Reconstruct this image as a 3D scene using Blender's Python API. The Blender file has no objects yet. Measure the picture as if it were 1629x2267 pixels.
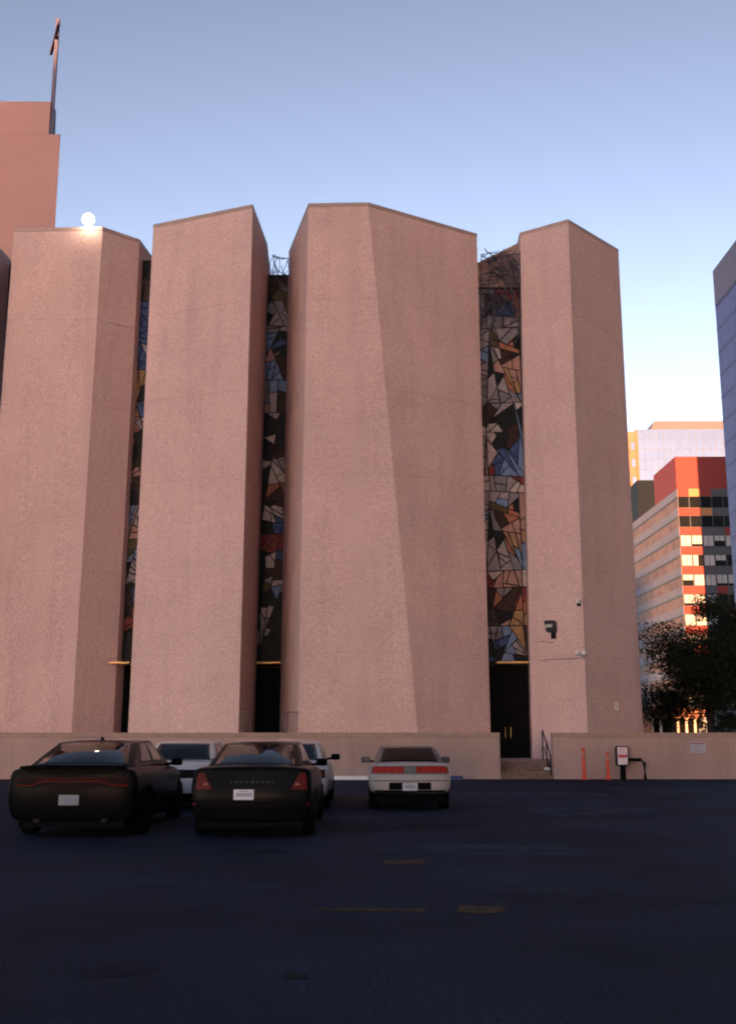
import bpy, bmesh, math, random
from mathutils import Vector, Matrix
from mathutils.bvhtree import BVHTree
R = math.radians
random.seed(7)
SC = bpy.context.scene
COL = SC.collection

# ------------------------------------------------------------------ camera, sky, sun, exposure
W0, H0, FPX, CAMZ = 1629.0, 2267.0, 2400.0, 1.66
PITCH = math.atan(479.0 / FPX)
cam = bpy.data.objects.new('camera', bpy.data.cameras.new('camera'))
COL.objects.link(cam); SC.camera = cam
cam.location = (0, 0, CAMZ)
cam.rotation_euler = (R(90) + PITCH, 0, 0)
cam.data.sensor_fit = 'VERTICAL'; cam.data.sensor_height = 36.0
cam.data.lens = 36.0 * FPX / H0
cam.data.clip_start = 0.1; cam.data.clip_end = 3000

SUN_EL, SUN_AZ = 4.0, 12.0          # low evening sun behind the viewer, a little to the left
TANA = math.tan(R(SUN_AZ))
world = bpy.data.worlds.new('World'); SC.world = world; world.use_nodes = True
nt = world.node_tree; bg = nt.nodes['Background']
sky = nt.nodes.new('ShaderNodeTexSky'); sky.sky_type = 'NISHITA'; sky.sun_disc = False
sky.sun_elevation = R(SUN_EL); sky.sun_rotation = R(180 + SUN_AZ)
sky.air_density = 1.0; sky.dust_density = 0.9; sky.ozone_density = 1.8; sky.altitude = 1600
hsv = nt.nodes.new('ShaderNodeHueSaturation'); hsv.inputs['Saturation'].default_value = 0.50
nt.links.new(sky.outputs[0], hsv.inputs['Color']); gmn = nt.nodes.new('ShaderNodeGamma'); gmn.inputs[1].default_value = 1.75
nt.links.new(hsv.outputs[0], gmn.inputs[0])
tn = nt.nodes.new('ShaderNodeVectorMath'); tn.operation = 'MULTIPLY'; tn.inputs[1].default_value = (1.05, 0.925, 0.935)   # film cast
nt.links.new(gmn.outputs[0], tn.inputs[0]); nt.links.new(tn.outputs[0], bg.inputs[0]); bg.inputs[1].default_value = 0.07
sun = bpy.data.objects.new('sun', bpy.data.lights.new('sun', 'SUN')); COL.objects.link(sun)
sun.data.energy = 5.0; sun.data.angle = R(0.53); sun.data.color = (1.0, 0.50, 0.21)
sd = Vector((math.sin(R(SUN_AZ)) * math.cos(R(SUN_EL)), math.cos(R(SUN_AZ)) * math.cos(R(SUN_EL)), -math.sin(R(SUN_EL))))
sun.rotation_euler = sd.to_track_quat('-Z', 'Y').to_euler(); sun.location = (-60, -120, 60)
vs = SC.view_settings
vs.view_transform = 'Standard'; vs.look = 'None'; vs.gamma = 1.0; vs.use_curve_mapping = False
vs.exposure = 2.12
SC.cycles.filter_width = 2.0

# ------------------------------------------------------------------ measuring helpers
FWD = Vector((0, math.cos(PITCH), math.sin(PITCH))); UPV = Vector((0, -math.sin(PITCH), math.cos(PITCH)))
CAM = Vector((0, 0, CAMZ))
def ray(px, py):
    return FWD + Vector((1, 0, 0)) * ((px - W0 / 2) / FPX) + UPV * ((H0 / 2 - py) / FPX)
def aty(px, py, Y):
    d = ray(px, py); return CAM + d * (Y / d.y)
def atz(px, py, Z):
    d = ray(px, py); return CAM + d * ((Z - CAMZ) / d.z)
def atplane(px, py, p, n):
    d = ray(px, py); return CAM + d * ((p - CAM).dot(n) / d.dot(n))

# ------------------------------------------------------------------ materials
MATS = {}
def mat(name, col, rough=0.7, metal=0.0, var=0.0, scale=3.0, stretch=(1, 1, 1), bump=0.0, bscale=30.0,
        fine=0.0, fscale=25.0, spec=0.5, emit=None, estr=0.0, coat=0.0, streak=0.0):
    if name in MATS: return MATS[name]
    m = bpy.data.materials.new(name); m.use_nodes = True; t = m.node_tree; b = t.nodes['Principled BSDF']
    b.inputs['Base Color'].default_value = (*col, 1); b.inputs['Roughness'].default_value = rough
    b.inputs['Metallic'].default_value = metal; b.inputs['Specular IOR Level'].default_value = spec
    b.inputs['Coat Weight'].default_value = coat
    if emit: b.inputs['Emission Color'].default_value = (*emit, 1); b.inputs['Emission Strength'].default_value = estr
    geo = t.nodes.new('ShaderNodeNewGeometry')
    def noise(sc, st=(1, 1, 1), det=4.0, rgh=0.6):
        mp = t.nodes.new('ShaderNodeMapping'); mp.inputs['Scale'].default_value = st
        t.links.new(geo.outputs['Position'], mp.inputs[0])
        n = t.nodes.new('ShaderNodeTexNoise'); n.inputs['Scale'].default_value = sc
        n.inputs['Detail'].default_value = det; n.inputs['Roughness'].default_value = rgh
        t.links.new(mp.outputs[0], n.inputs[0]); return n.outputs[0]
    cur = None
    def mul(src, lo, hi, a=0.3, z=0.7):
        nonlocal cur
        mr = t.nodes.new('ShaderNodeMapRange'); mr.inputs[1].default_value = a; mr.inputs[2].default_value = z
        mr.inputs[3].default_value = lo; mr.inputs[4].default_value = hi; t.links.new(src, mr.inputs[0])
        x = t.nodes.new('ShaderNodeVectorMath'); x.operation = 'SCALE'
        if cur is None: x.inputs[0].default_value = col
        else: t.links.new(cur, x.inputs[0])
        t.links.new(mr.outputs[0], x.inputs['Scale']); cur = x.outputs[0]
    if var: mul(noise(scale, stretch), 1 - var, 1 + var)
    if streak: mul(noise(1.6, (1, 1, 0.09), 5.0, 0.65), 1 - streak, 1.0, 0.30, 0.52)
    if fine: mul(noise(fscale, (1, 1, 1), 2.0, 0.8), 1 - fine, 1 + fine, 0.28, 0.72)
    if cur is not None: t.links.new(cur, b.inputs['Base Color'])
    if bump:
        bp = t.nodes.new('ShaderNodeBump'); bp.inputs['Strength'].default_value = bump; bp.inputs['Distance'].default_value = 0.02
        t.links.new(noise(bscale, (1, 1, 1), 3.0), bp.inputs['Height']); t.links.new(bp.outputs[0], b.inputs['Normal'])
    MATS[name] = m; return m

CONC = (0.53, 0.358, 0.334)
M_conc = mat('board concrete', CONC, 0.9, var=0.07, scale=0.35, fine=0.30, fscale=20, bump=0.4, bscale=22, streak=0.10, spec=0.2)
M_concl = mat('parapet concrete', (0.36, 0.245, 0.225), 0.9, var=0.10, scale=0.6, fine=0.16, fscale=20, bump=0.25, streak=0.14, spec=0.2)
M_joint = mat('joint mortar', (0.40, 0.265, 0.245), 0.95)
M_cop = mat('roof flashing', (0.33, 0.225, 0.20), 0.6, var=0.1)
M_camp = mat('sunset tinted concrete', (0.33, 0.19, 0.18), 0.9, var=0.06, scale=0.2, fine=0.14, fscale=12, spec=0.2)  # pink of the sunset glow is put into the base colour
M_asph = mat('asphalt', (0.0130, 0.0195, 0.040), 0.85, var=0.55, scale=0.22, fine=0.85, fscale=34, bump=0.6, bscale=40, spec=0.10)
M_paint = mat('worn yellow paint', (0.06, 0.04, 0.022), 0.9, var=0.5, scale=5, fine=0.5, fscale=30, spec=0.1)
M_black = mat('black metal', (0.005, 0.005, 0.006), 0.6, spec=0.15)
M_lead = mat('lead came', (0.005, 0.005, 0.006), 0.7, spec=0.1)
M_dark = mat('dark bronze', (0.0025, 0.0024, 0.0023), 0.7, var=0.3, scale=4, spec=0.06)
M_brick = mat('brick steps', (0.16, 0.095, 0.075), 0.9, var=0.3, scale=7, fine=0.3, fscale=30)
M_brass = mat('brass', (0.45, 0.27, 0.10), 0.45, metal=0.6)
M_white = mat('white paint', (0.62, 0.60, 0.60), 0.6, var=0.08)
M_steel = mat('dark steel', (0.045, 0.045, 0.05), 0.5, metal=0.4)

# ------------------------------------------------------------------ object helpers
def link(o): COL.objects.link(o); return o
def tag(o, label=None, cat=None, group=None, kind=None):
    if label: o['label'] = label
    if cat: o['category'] = cat
    if group: o['group'] = group
    if kind: o['kind'] = kind
    return o
def empty(name, loc=(0, 0, 0), rz=0.0):
    o = bpy.data.objects.new(name, None); link(o); o.location = loc; o.rotation_euler.z = rz; o.empty_display_size = 0.2
    return o
class MB:
    def __init__(s): s.v = []; s.f = []
    def add(s, vs, fs):
        k = len(s.v); s.v += [tuple(p) for p in vs]; s.f += [tuple(i + k for i in f) for f in fs]; return s
    def box(s, a, b):
        (x0, y0, z0), (x1, y1, z1) = a, b
        return s.add([(x0, y0, z0), (x1, y0, z0), (x1, y1, z0), (x0, y1, z0), (x0, y0, z1), (x1, y0, z1), (x1, y1, z1), (x0, y1, z1)],
                     [(0, 3, 2, 1), (4, 5, 6, 7), (0, 1, 5, 4), (1, 2, 6, 5), (2, 3, 7, 6), (3, 0, 4, 7)])
    def prism(s, lo, hi):                      # two matching rings of points, capped
        n = len(lo)
        return s.add(list(lo) + list(hi), [tuple(reversed(range(n))), tuple(range(n, 2 * n))] +
                     [(i, (i + 1) % n, n + (i + 1) % n, n + i) for i in range(n)])
    def tube(s, pts, r, n=6, r2=None):
        pts = [Vector(p) for p in pts]; rings = []
        for i, p in enumerate(pts):
            d = (pts[min(i + 1, len(pts) - 1)] - pts[max(i - 1, 0)]).normalized()
            a = d.orthogonal() if abs(d.z) < 0.99 else Vector((1, 0, 0)); a = (a - d * a.dot(d)).normalized(); b = d.cross(a)
            rr = r if r2 is None else r + (r2 - r) * i / (len(pts) - 1)
            rings.append([p + (a * math.cos(2 * math.pi * k / n) + b * math.sin(2 * math.pi * k / n)) * rr for k in range(n)])
        k = len(s.v)
        for rg in rings: s.v += [tuple(q) for q in rg]
        for i in range(len(rings) - 1):
            for j in range(n):
                s.f.append((k + i * n + j, k + i * n + (j + 1) % n, k + (i + 1) * n + (j + 1) % n, k + (i + 1) * n + j))
        s.f.append(tuple(k + j for j in reversed(range(n)))); s.f.append(tuple(k + (len(rings) - 1) * n + j for j in range(n)))
        return s
    def lathe(s, prof, n=20, axis='z', c=(0, 0, 0)):   # prof: (radius, height)
        k = len(s.v)
        for r, h in prof:
            for j in range(n):
                a = 2 * math.pi * j / n; x, y = r * math.cos(a), r * math.sin(a)
                p = {'z': (x, y, h), 'x': (h, x, y), 'y': (x, h, y)}[axis]
                s.v.append((p[0] + c[0], p[1] + c[1], p[2] + c[2]))
        m = len(prof)
        for i in range(m - 1):
            for j in range(n): s.f.append((k + i * n + j, k + i * n + (j + 1) % n, k + (i + 1) * n + (j + 1) % n, k + (i + 1) * n + j))
        s.f.append(tuple(k + j for j in reversed(range(n)))); s.f.append(tuple(k + (m - 1) * n + j for j in range(n)))
        return s
    def build(s, name, m, parent=None, smooth=False, bevel=0.0, fix=True):
        me = bpy.data.meshes.new(name); me.from_pydata(s.v, [], s.f)
        if fix:
            b = bmesh.new(); b.from_mesh(me); bmesh.ops.recalc_face_normals(b, faces=b.faces); b.to_mesh(me); b.free()
        me.materials.append(m)
        if smooth: me.polygons.foreach_set('use_smooth', [True] * len(me.polygons))
        o = link(bpy.data.objects.new(name, me))
        if parent: o.parent = parent
        if bevel:
            bv = o.modifiers.new('bevel', 'BEVEL'); bv.width = bevel; bv.segments = 2; bv.limit_method = 'ANGLE'; bv.angle_limit = R(35)
        return o
def box(name, a, b, m, parent=None, bevel=0.0): return MB().box(a, b).build(name, m, parent, bevel=bevel)

# ------------------------------------------------------------------ the setting
g = MB()
gx = [-1500, -60, 60, 1500]; gy = [-1500, -60, 120, 1500]
g.add([(x, y, 0) for y in gy for x in gx], [(r * 4 + c, r * 4 + c + 1, r * 4 + c + 5, r * 4 + c + 4) for r in range(3) for c in range(3)])
tag(g.build('parking_lot', M_asph), kind='structure')
WY = atz(900, 1725, 0).y                      # face of the parapet wall
PLZ = aty(1150, 1683, WY + 1.8).z             # level of the landing and the plaza behind the walls
HT = aty(750, 449, WY + 1.6).z                # flat roof height of all the folded towers
WT = aty(900, 1622, WY).z                     # parapet top
XA, XB = aty(1107, 1680, WY).x, aty(1224, 1680, WY).x
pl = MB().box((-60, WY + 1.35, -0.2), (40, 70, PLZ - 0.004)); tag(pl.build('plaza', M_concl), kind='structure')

# ---- church with folded concrete towers
church = tag(empty('church', (0, WY + 4, 0)), 'tan concrete church of tall folded towers with slits of stained glass between them', 'church')
def chp(o): o.parent = church; o.matrix_parent_inverse = Matrix.Translation(-Vector(church.location)); return o
LIFTZ = [aty(750, y, WY + 1.6).z for y in (1444, 1245, 1048, 858, 662)]
def tower(top, base, back, label=None):
    """top / base: matching lists of points (front outline, left to right); back: depth of the rear wall"""
    T = [Vector(p) for p in top]; B = [Vector(p) for p in base]
    T += [Vector((T[-1].x - 0.2, back, HT)), Vector((T[0].x + 0.2, back, HT))]
    B += [Vector((B[-1].x - 0.2, back, 0)), Vector((B[0].x + 0.2, back, 0))]
    for p in B: p.z = 0.0
    n = len(T); z0 = PLZ - 0.3
    def ring(z, inset=0.0):
        k = z / HT; pts = [B[i].lerp(T[i], k) for i in range(n)]
        c = sum(pts, Vector()) / n
        return [p + (c - p).normalized() * inset for p in pts]
    zs = [z0] + LIFTZ + [HT - 0.16]
    cm = MB(); rings = [ring(z, 0.016) for z in zs[:-1] + [HT - 0.3]]
    cm.v = [tuple(p) for r_ in rings for p in r_]
    cm.f = [(j * n + i, j * n + (i + 1) % n, (j + 1) * n + (i + 1) % n, (j + 1) * n + i) for j in range(len(rings) - 1) for i in range(n)]
    cm.f += [tuple(reversed(range(n))), tuple(range((len(rings) - 1) * n, len(rings) * n))]
    core = chp(cm.build('concrete_tower', M_joint))
    for a, b in zip(zs[:-1], zs[1:]):
        o = MB().prism(ring(a + (0.006 if a > z0 else 0)), ring(b - 0.006)).build('concrete_lift', M_conc, bevel=0.006)
        o.parent = core
    o = MB().prism(ring(HT - 0.16, -0.012), ring(HT, -0.012)).build('roof_coping', M_cop, bevel=0.01)
    o.parent = core
    return core
def tp(px, py): return atz(px, py, HT)
def bs(px, Y): p = aty(px, 1620, Y); p.z = 0; return p
# centre tower
c_t = [tp(640, 556), tp(683, 450), tp(815, 448), tp(1055, 517)]
c_b = [None, bs(658, c_t[1].y), bs(933, c_t[2].y), None]
n = (c_t[3] - c_t[2]).cross(Vector((c_b[2].x, c_b[2].y, PLZ)) - c_t[2]).normalized()
c_b[3] = atplane(1086, 1620, c_t[2], n); c_b[0] = bs(619, c_t[0].y)
tower(c_t, c_b, 47.0)
# right tower
r_t = [tp(1150, 515), tp(1257, 485), tp(1368, 552)]
r_b = [bs(1176, r_t[0].y), bs(1300, r_t[1].y), bs(1423, r_t[2].y)]
tower(r_t, r_b, 47.0)
# left middle tower
m_t = [tp(340, 497), tp(560, 452), tp(592, 541)]
m_b = [bs(283, m_t[0].y), bs(528, m_t[1].y), bs(558, m_t[2].y)]
tower(m_t, m_b, 47.0)
# left tower
l_t = [tp(32, 505), tp(228, 502), tp(310, 530), tp(336, 566)]
l_b = [bs(-52, l_t[0].y), bs(158, l_t[1].y), bs(250, l_t[2].y), bs(281, l_t[3].y)]
tower(l_t, l_b, 47.0)
# far left tower, almost wholly outside the picture
f_t = [tp(-330, 480), tp(-70, 470), tp(22, 572)]
f_b = [bs(-420, f_t[0].y), bs(-150, f_t[1].y), bs(-50, f_t[2].y)]
tower(f_t, f_b, 47.0)
# nave behind the towers
NZ = aty(610, 612, 43.8).z
def cpart(mb, name, m, parent=None, **k):
    o = mb.build(name, m, **k)
    if parent is None: return chp(o)
    o.parent = parent; return o
cpart(MB().box((-34, 44.0, PLZ - 0.3), (r_t[2].x - 1.2, 58, NZ - 0.5)), 'nave_wall', M_conc)

# ---- stained glass
PAL = {'w': (0.46, 0.36, 0.33), 'g': (0.20, 0.17, 0.19), 'l': (0.30, 0.24, 0.25), 'b': (0.045, 0.075, 0.19), 'c': (0.15, 0.215, 0.36),
       'o': (0.36, 0.13, 0.075), 'y': (0.34, 0.19, 0.09), 'n': (0.040, 0.015, 0.010), 'k': (0.006, 0.006, 0.007), 'r': (0.20, 0.035, 0.028),
       'v': (0.085, 0.06, 0.022), 'p': (0.38, 0.20, 0.16), 'd': (0.05, 0.03, 0.028)}
PM = {k: mat('glass ' + k, tuple(x * 0.72 for x in c), 0.5, var=0.25, scale=5, spec=0.12) for k, c in PAL.items()}
def clip(poly, a, b, side):
    out = []; nx, nz = -(b[1] - a[1]), b[0] - a[0]
    def d(p): return ((p[0] - a[0]) * nx + (p[1] - a[1]) * nz) * side
    for i in range(len(poly)):
        p, q = poly[i], poly[(i + 1) % len(poly)]; dp, dq = d(p), d(q)
        if dp >= 0: out.append(p)
        if dp * dq < 0: t = dp / (dp - dq); out.append((p[0] + (q[0] - p[0]) * t, p[1] + (q[1] - p[1]) * t))
    return out
def area(p): return 0.5 * sum(p[i][0] * p[(i + 1) % len(p)][1] - p[(i + 1) % len(p)][0] * p[i][1] for i in range(len(p)))
def cen(p): return (sum(q[0] for q in p) / len(p), sum(q[1] for q in p) / len(p))
def inside(p, q):
    s = 1 if area(p) > 0 else -1
    return all(((p[(i + 1) % len(p)][0] - p[i][0]) * (q[1] - p[i][1]) - (p[(i + 1) % len(p)][1] - p[i][1]) * (q[0] - p[i][0])) * s >= -1e-9 for i in range(len(p)))
def inset(poly, w):
    if area(poly) < 0: poly = poly[::-1]
    out = poly
    n = len(poly)
    for i in range(n):
        a, b = poly[i], poly[(i + 1) % n]; L = math.hypot(b[0] - a[0], b[1] - a[1])
        if L < 1e-6: continue
        nx, nz = -(b[1] - a[1]) / L * w, (b[0] - a[0]) / L * w
        out = clip(out, (a[0] + nx, a[1] + nz), (b[0] + nx, b[1] + nz), 1)
        if len(out) < 3: return None
    return out
def stained(x0, x1, z0, z1, Y, lines, seeds, amax, rnd, came=0.022):
    rect = [(x0, z0), (x1, z0), (x1, z1), (x0, z1)]; cells = [rect]
    def cut(cell, a, b):
        p, q = clip(cell, a, b, 1), clip(cell, a, b, -1)
        if len(p) < 3 or len(q) < 3 or abs(area(p)) < 0.004 or abs(area(q)) < 0.004: return [cell]
        return [p, q]
    for a, b in lines:
        mid = ((a[0] + b[0]) / 2, (a[1] + b[1]) / 2)
        for i, c in enumerate(cells):
            if inside(c, mid): cells[i:i + 1] = cut(c, a, b); break
    k = 0
    while k < len(cells):
        c = cells[k]; A = abs(area(c)); lim = amax * rnd.uniform(0.5, 1.6)
        if A > lim and len(cells) < 260:
            xs = [p[0] for p in c]; zs_ = [p[1] for p in c]; cx, cz = cen(c)
            tall = (max(zs_) - min(zs_)) > (max(xs) - min(xs))
            ang = (0 if tall else math.pi / 2) + rnd.uniform(-0.85, 0.85)
            cx += rnd.uniform(-.2, .2) * (max(xs) - min(xs)); cz += rnd.uniform(-.2, .2) * (max(zs_) - min(zs_))
            new = cut(c, (cx, cz), (cx + math.cos(ang), cz + math.sin(ang)))
            if len(new) == 2: cells[k:k + 1] = new; continue
        k += 1
    win = cpart(MB().box((x0 - 0.08, Y, z0 - 0.08), (x1 + 0.08, Y + 0.12, z1 + 0.08)), 'stained_glass_window', M_lead)
    for c in cells:
        pg = inset(c, came * rnd.uniform(0.7, 1.3))
        if not pg or abs(area(pg)) < 0.0015: continue
        cx, cz = cen(c); key = min(seeds, key=lambda s: (s[0] - cx) ** 2 + (s[1] - cz) ** 2)[2]
        key = rnd.choice(key)
        tx, tz = rnd.uniform(-.05, .05), rnd.uniform(-.05, .05)
        fr = [(p[0], Y - 0.022 + (p[0] - cx) * tx * 0.3 + (p[1] - cz) * tz * 0.3, p[1]) for p in pg]
        bk = [(p[0], Y + 0.01, p[1]) for p in pg]
        cpart(MB().prism(fr, bk), 'pane', PM[key], win)
    return win
def A(zx, zy): return (1040 + zx / 4.3625, 480 + zy / 4.36)
def B(zx, zy): return (1040 + zx / 4.3625, 980 + zy / 4.36)
YR = r_t[0].y + 0.55
def w2(p, Y): q = aty(p[0], p[1], Y); return (q.x, q.z)
ln = [(A(100, 745), A(490, 735)), (A(100, 945), A(490, 975)), (A(110, 1085), A(490, 1065)), (A(115, 1805), A(500, 1790)),
      (B(130, 312), B(520, 330)), (B(135, 465), B(520, 485)), (B(150, 1245), B(545, 1225)), (B(160, 1405), B(550, 1390)), (B(170, 1770), B(560, 1765)),
      (A(100, 560), A(490, 600)),
      # upper blue triangle band
      (A(140, 750), A(150, 945)), (A(260, 870), A(370, 820)), (A(250, 940), A(340, 850)), (A(345, 840), A(420, 950)), (A(375, 760), A(420, 900)),
      (A(160, 960), A(160, 1070)), (A(320, 985), A(325, 1070)), (A(340, 1060), A(440, 1010)),
      # band with the long blue kite
      (A(160, 1850), A(150, 2267)), (A(450, 1950), A(520, 2267)), (A(280, 1840), A(150, 2040)), (A(430, 1820), A(470, 1960)),
      (A(160, 2080), A(240, 2080)), (A(240, 2090), A(290, 2160)), (A(160, 2150), A(250, 2250)), (A(400, 1920), A(300, 2180)),
      (B(160, 0), B(175, 310)), (B(470, 0), B(455, 310)), (B(290, 60), B(180, 250)), (B(370, 20), B(270, 330)), (B(400, 190), B(280, 320)), (B(400, 180), B(450, 280)),
      (B(210, 10), B(250, 60)), (B(300, 270), B(470, 380)),
      # thin band
      (B(185, 320), B(195, 465)), (B(230, 340), B(250, 460)), (B(355, 390), B(345, 470)), (B(430, 400), B(360, 480)), (B(460, 330), B(500, 440)),
      # foot band
      (B(250, 1310), B(330, 1240)), (B(325, 1225), B(320, 1320)), (B(165, 1260), B(230, 1340)), (B(430, 1240), B(470, 1370)), (B(500, 1250), B(505, 1390)), (B(210, 1340), B(440, 1375)),
      # dark fish band
      (B(165, 1420), B(230, 1600)), (B(240, 1580), B(420, 1400)), (B(400, 1700), B(510, 1400)), (B(280, 1760), B(410, 1690)), (B(500, 1400), B(520, 1760)), (B(250, 1430), B(220, 1570)),
      (B(410, 1680), B(515, 1750)), (B(300, 1480), B(260, 1440)),
      # lowest band
      (B(190, 1790), B(260, 2090)), (B(400, 1800), B(510, 1960)), (B(260, 1800), B(220, 1990)), (B(390, 1850), B(340, 1990)), (B(230, 2010), B(430, 1920)),
      (B(420, 1930), B(280, 2080)), (B(450, 1920), B(550, 2050)), (B(430, 2040), B(570, 2060)), (B(510, 1780), B(540, 2000)), (B(180, 2060), B(260, 2090))]
for f, o in ((A, 605), (B, 0)):       # the bird motif comes twice
    ln += [(f(p, q + o), f(r_, s_ + o)) for p, q, r_, s_ in (
        (185, 520, 165, 1200), (470, 540, 510, 1200), (185, 560, 330, 620), (190, 640, 460, 715), (412, 580, 322, 662), (412, 580, 440, 715),
        (205, 740, 258, 1030), (300, 830, 340, 905), (340, 905, 260, 1030), (300, 830, 460, 735), (345, 855, 515, 885), (330, 935, 385, 1110), (365, 860, 440, 1060),
        (440, 860, 490, 1080), (165, 960, 230, 905), (165, 1025, 380, 1110), (200, 1140, 260, 1040), (270, 1060, 290, 1210), (290, 1210, 390, 1140), (380, 1060, 500, 1150), (230, 660, 255, 730))]
sA = [(A, 200, 600, 'dgn'), (A, 400, 500, 'dgn'), (A, 120, 850, 'g'), (A, 200, 850, 'd'), (A, 330, 910, 'b'), (A, 400, 780, 'r'), (A, 450, 940, 'o'), (A, 230, 1000, 'g'), (A, 380, 1030, 'l'), (A, 130, 1010, 'g'),
      (A, 220, 1900, 'n'), (A, 350, 1950, 'k'), (A, 470, 1860, 'k'), (A, 200, 2080, 'w'), (A, 240, 2140, 'w'), (A, 180, 2200, 'w'), (A, 140, 2150, 'l'), (A, 320, 2150, 'k'), (A, 440, 2120, 'n'), (A, 490, 2040, 'c'), (A, 400, 2220, 'b'),
      (B, 145, 150, 'l'), (B, 200, 60, 'l'), (B, 190, 150, 'w'), (B, 240, 230, 'b'), (B, 290, 50, 'k'), (B, 350, 120, 'b'), (B, 370, 270, 'c'), (B, 420, 200, 'p'), (B, 490, 200, 'c'), (B, 500, 60, 'c'), (B, 480, 370, 'r'), (B, 220, 300, 'r'),
      (B, 160, 400, 'w'), (B, 220, 380, 'l'), (B, 290, 420, 'g'), (B, 390, 400, 'l'), (B, 440, 440, 'w'),
      (B, 220, 1290, 'w'), (B, 290, 1270, 'w'), (B, 290, 1310, 'p'), (B, 380, 1290, 'p'), (B, 460, 1310, 'p'), (B, 520, 1310, 'w'), (B, 300, 1370, 'g'), (B, 190, 1330, 'r'),
      (B, 190, 1500, 'n'), (B, 240, 1510, 'o'), (B, 300, 1440, 'g'), (B, 330, 1560, 'n'), (B, 400, 1500, 'n'), (B, 270, 1650, 'k'), (B, 330, 1720, 'k'), (B, 480, 1570, 'o'), (B, 460, 1690, 'y'), (B, 530, 1500, 'r'), (B, 530, 1680, 'y'), (B, 210, 1720, 'd'),
      (B, 220, 1830, 'l'), (B, 300, 1860, 'g'), (B, 290, 1930, 'b'), (B, 380, 1880, 'c'), (B, 440, 1820, 'y'), (B, 480, 1870, 'y'), (B, 530, 1900, 'n'), (B, 340, 2020, 'c'), (B, 200, 1930, 'k'), (B, 240, 2040, 'k'), (B, 200, 2080, 'b'), (B, 490, 2000, 'l'), (B, 420, 2070, 'k'), (B, 340, 1740, 'p'), (B, 510, 2070, 'k')]
for f, o in ((A, 605), (B, 0)):
    q = 'glw' if f is B else 'ggl'
    sA += [(f, x, y + o, c) for x, y, c in ((150, 560, 'l'), (160, 700, 'c'), (170, 860, q), (300, 530, 'l'), (380, 520, q), (230, 600, 'v'), (350, 590, 'c'), (390, 660, 'o'), (460, 560, 'p'), (460, 660, 'k'), (350, 750, 'n'), (240, 690, q), (240, 830, 'k'),
           (290, 900, 'k'), (320, 860, 'p'), (400, 810, 'p'), (500, 780, 'p'), (360, 980, 'o'), (400, 960, 'y'), (450, 950, 'y' if f is B else 'p'), (440, 1080, 'y'), (495, 1000, 'p'), (520, 1120, 'c'), (200, 880, 'c'), (190, 990, q), (190, 1080, q), (230, 1120, q), (240, 1200, q),
           (320, 1100, q), (310, 1020, 'l'), (360, 1190, 'l'), (430, 1180, q), (450, 1215, 'w'))]
rnd = random.Random(3)
xl, xr = aty(1058, 1000, YR).x, aty(1158, 1000, YR).x
zb, zt = aty(1120, 1464, YR).z, aty(1100, 640, YR).z
stained(xl, xr, zb, zt, YR, [(w2(a, YR), w2(b, YR)) for a, b in ln], [(*w2(f(x, y), YR), c) for f, x, y, c in sA], 0.22, rnd)
# middle slit: crop (540,430)-(700,1000) scale 3.975, (540,980)-(700,1640) scale 3.4375
def C(zx, zy): return (540 + zx / 3.975, 430 + zy / 3.977)
def D(zx, zy): return (540 + zx / 3.4375, 980 + zy / 3.435)
YM = c_t[0].y + 0.7
ln = [(C(170, 950), C(410, 930)), (C(160, 1155), C(400, 1165)), (C(140, 1630), C(400, 1640)), (C(140, 1930), C(390, 1920)),
      (C(260, 950), C(330, 1100)), (C(330, 900), C(390, 1080)), (C(190, 1190), C(320, 1170)), (C(320, 1180), C(240, 1340)), (C(240, 1340), C(300, 1500)), (C(300, 1400), C(250, 1620)), (C(195, 1200), C(205, 1620)),
      (C(150, 1440), C(195, 1440)), (C(145, 1450), C(140, 1620)), (C(180, 1640), C(180, 1900)), (C(225, 1650), C(225, 1930)), (C(300, 1680), C(290, 1900)), (C(140, 1840), C(300, 1850)), (C(290, 1720), C(350, 1740)),
      (C(220, 2130), C(290, 2110)), (C(285, 2110), C(270, 2200)), (C(215, 2170), C(270, 2205)), (C(365, 1940), C(350, 2200)),
      (D(100, 130), D(320, 150)), (D(195, 150), D(245, 260)), (D(245, 260), D(310, 230)), (D(240, 160), D(300, 220)), (D(100, 330), D(320, 300)), (D(160, 510), D(310, 590)), (D(190, 490), D(310, 560)), (D(300, 320), D(300, 700)),
      (D(100, 700), D(310, 690)), (D(270, 720), D(240, 900)), (D(195, 850), D(250, 820)), (D(200, 860), D(260, 930)), (D(90, 960), D(310, 950)), (D(190, 1050), D(290, 1040)), (D(200, 1100), D(290, 1080)), (D(205, 1110), D(250, 1200)), (D(290, 1100), D(250, 1200)),
      (D(90, 1230), D(300, 1250)), (D(120, 1250), D(125, 1510)), (D(225, 1260), D(130, 1510)), (D(125, 1290), D(185, 1370)), (D(150, 1060), D(140, 1160))]
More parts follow.
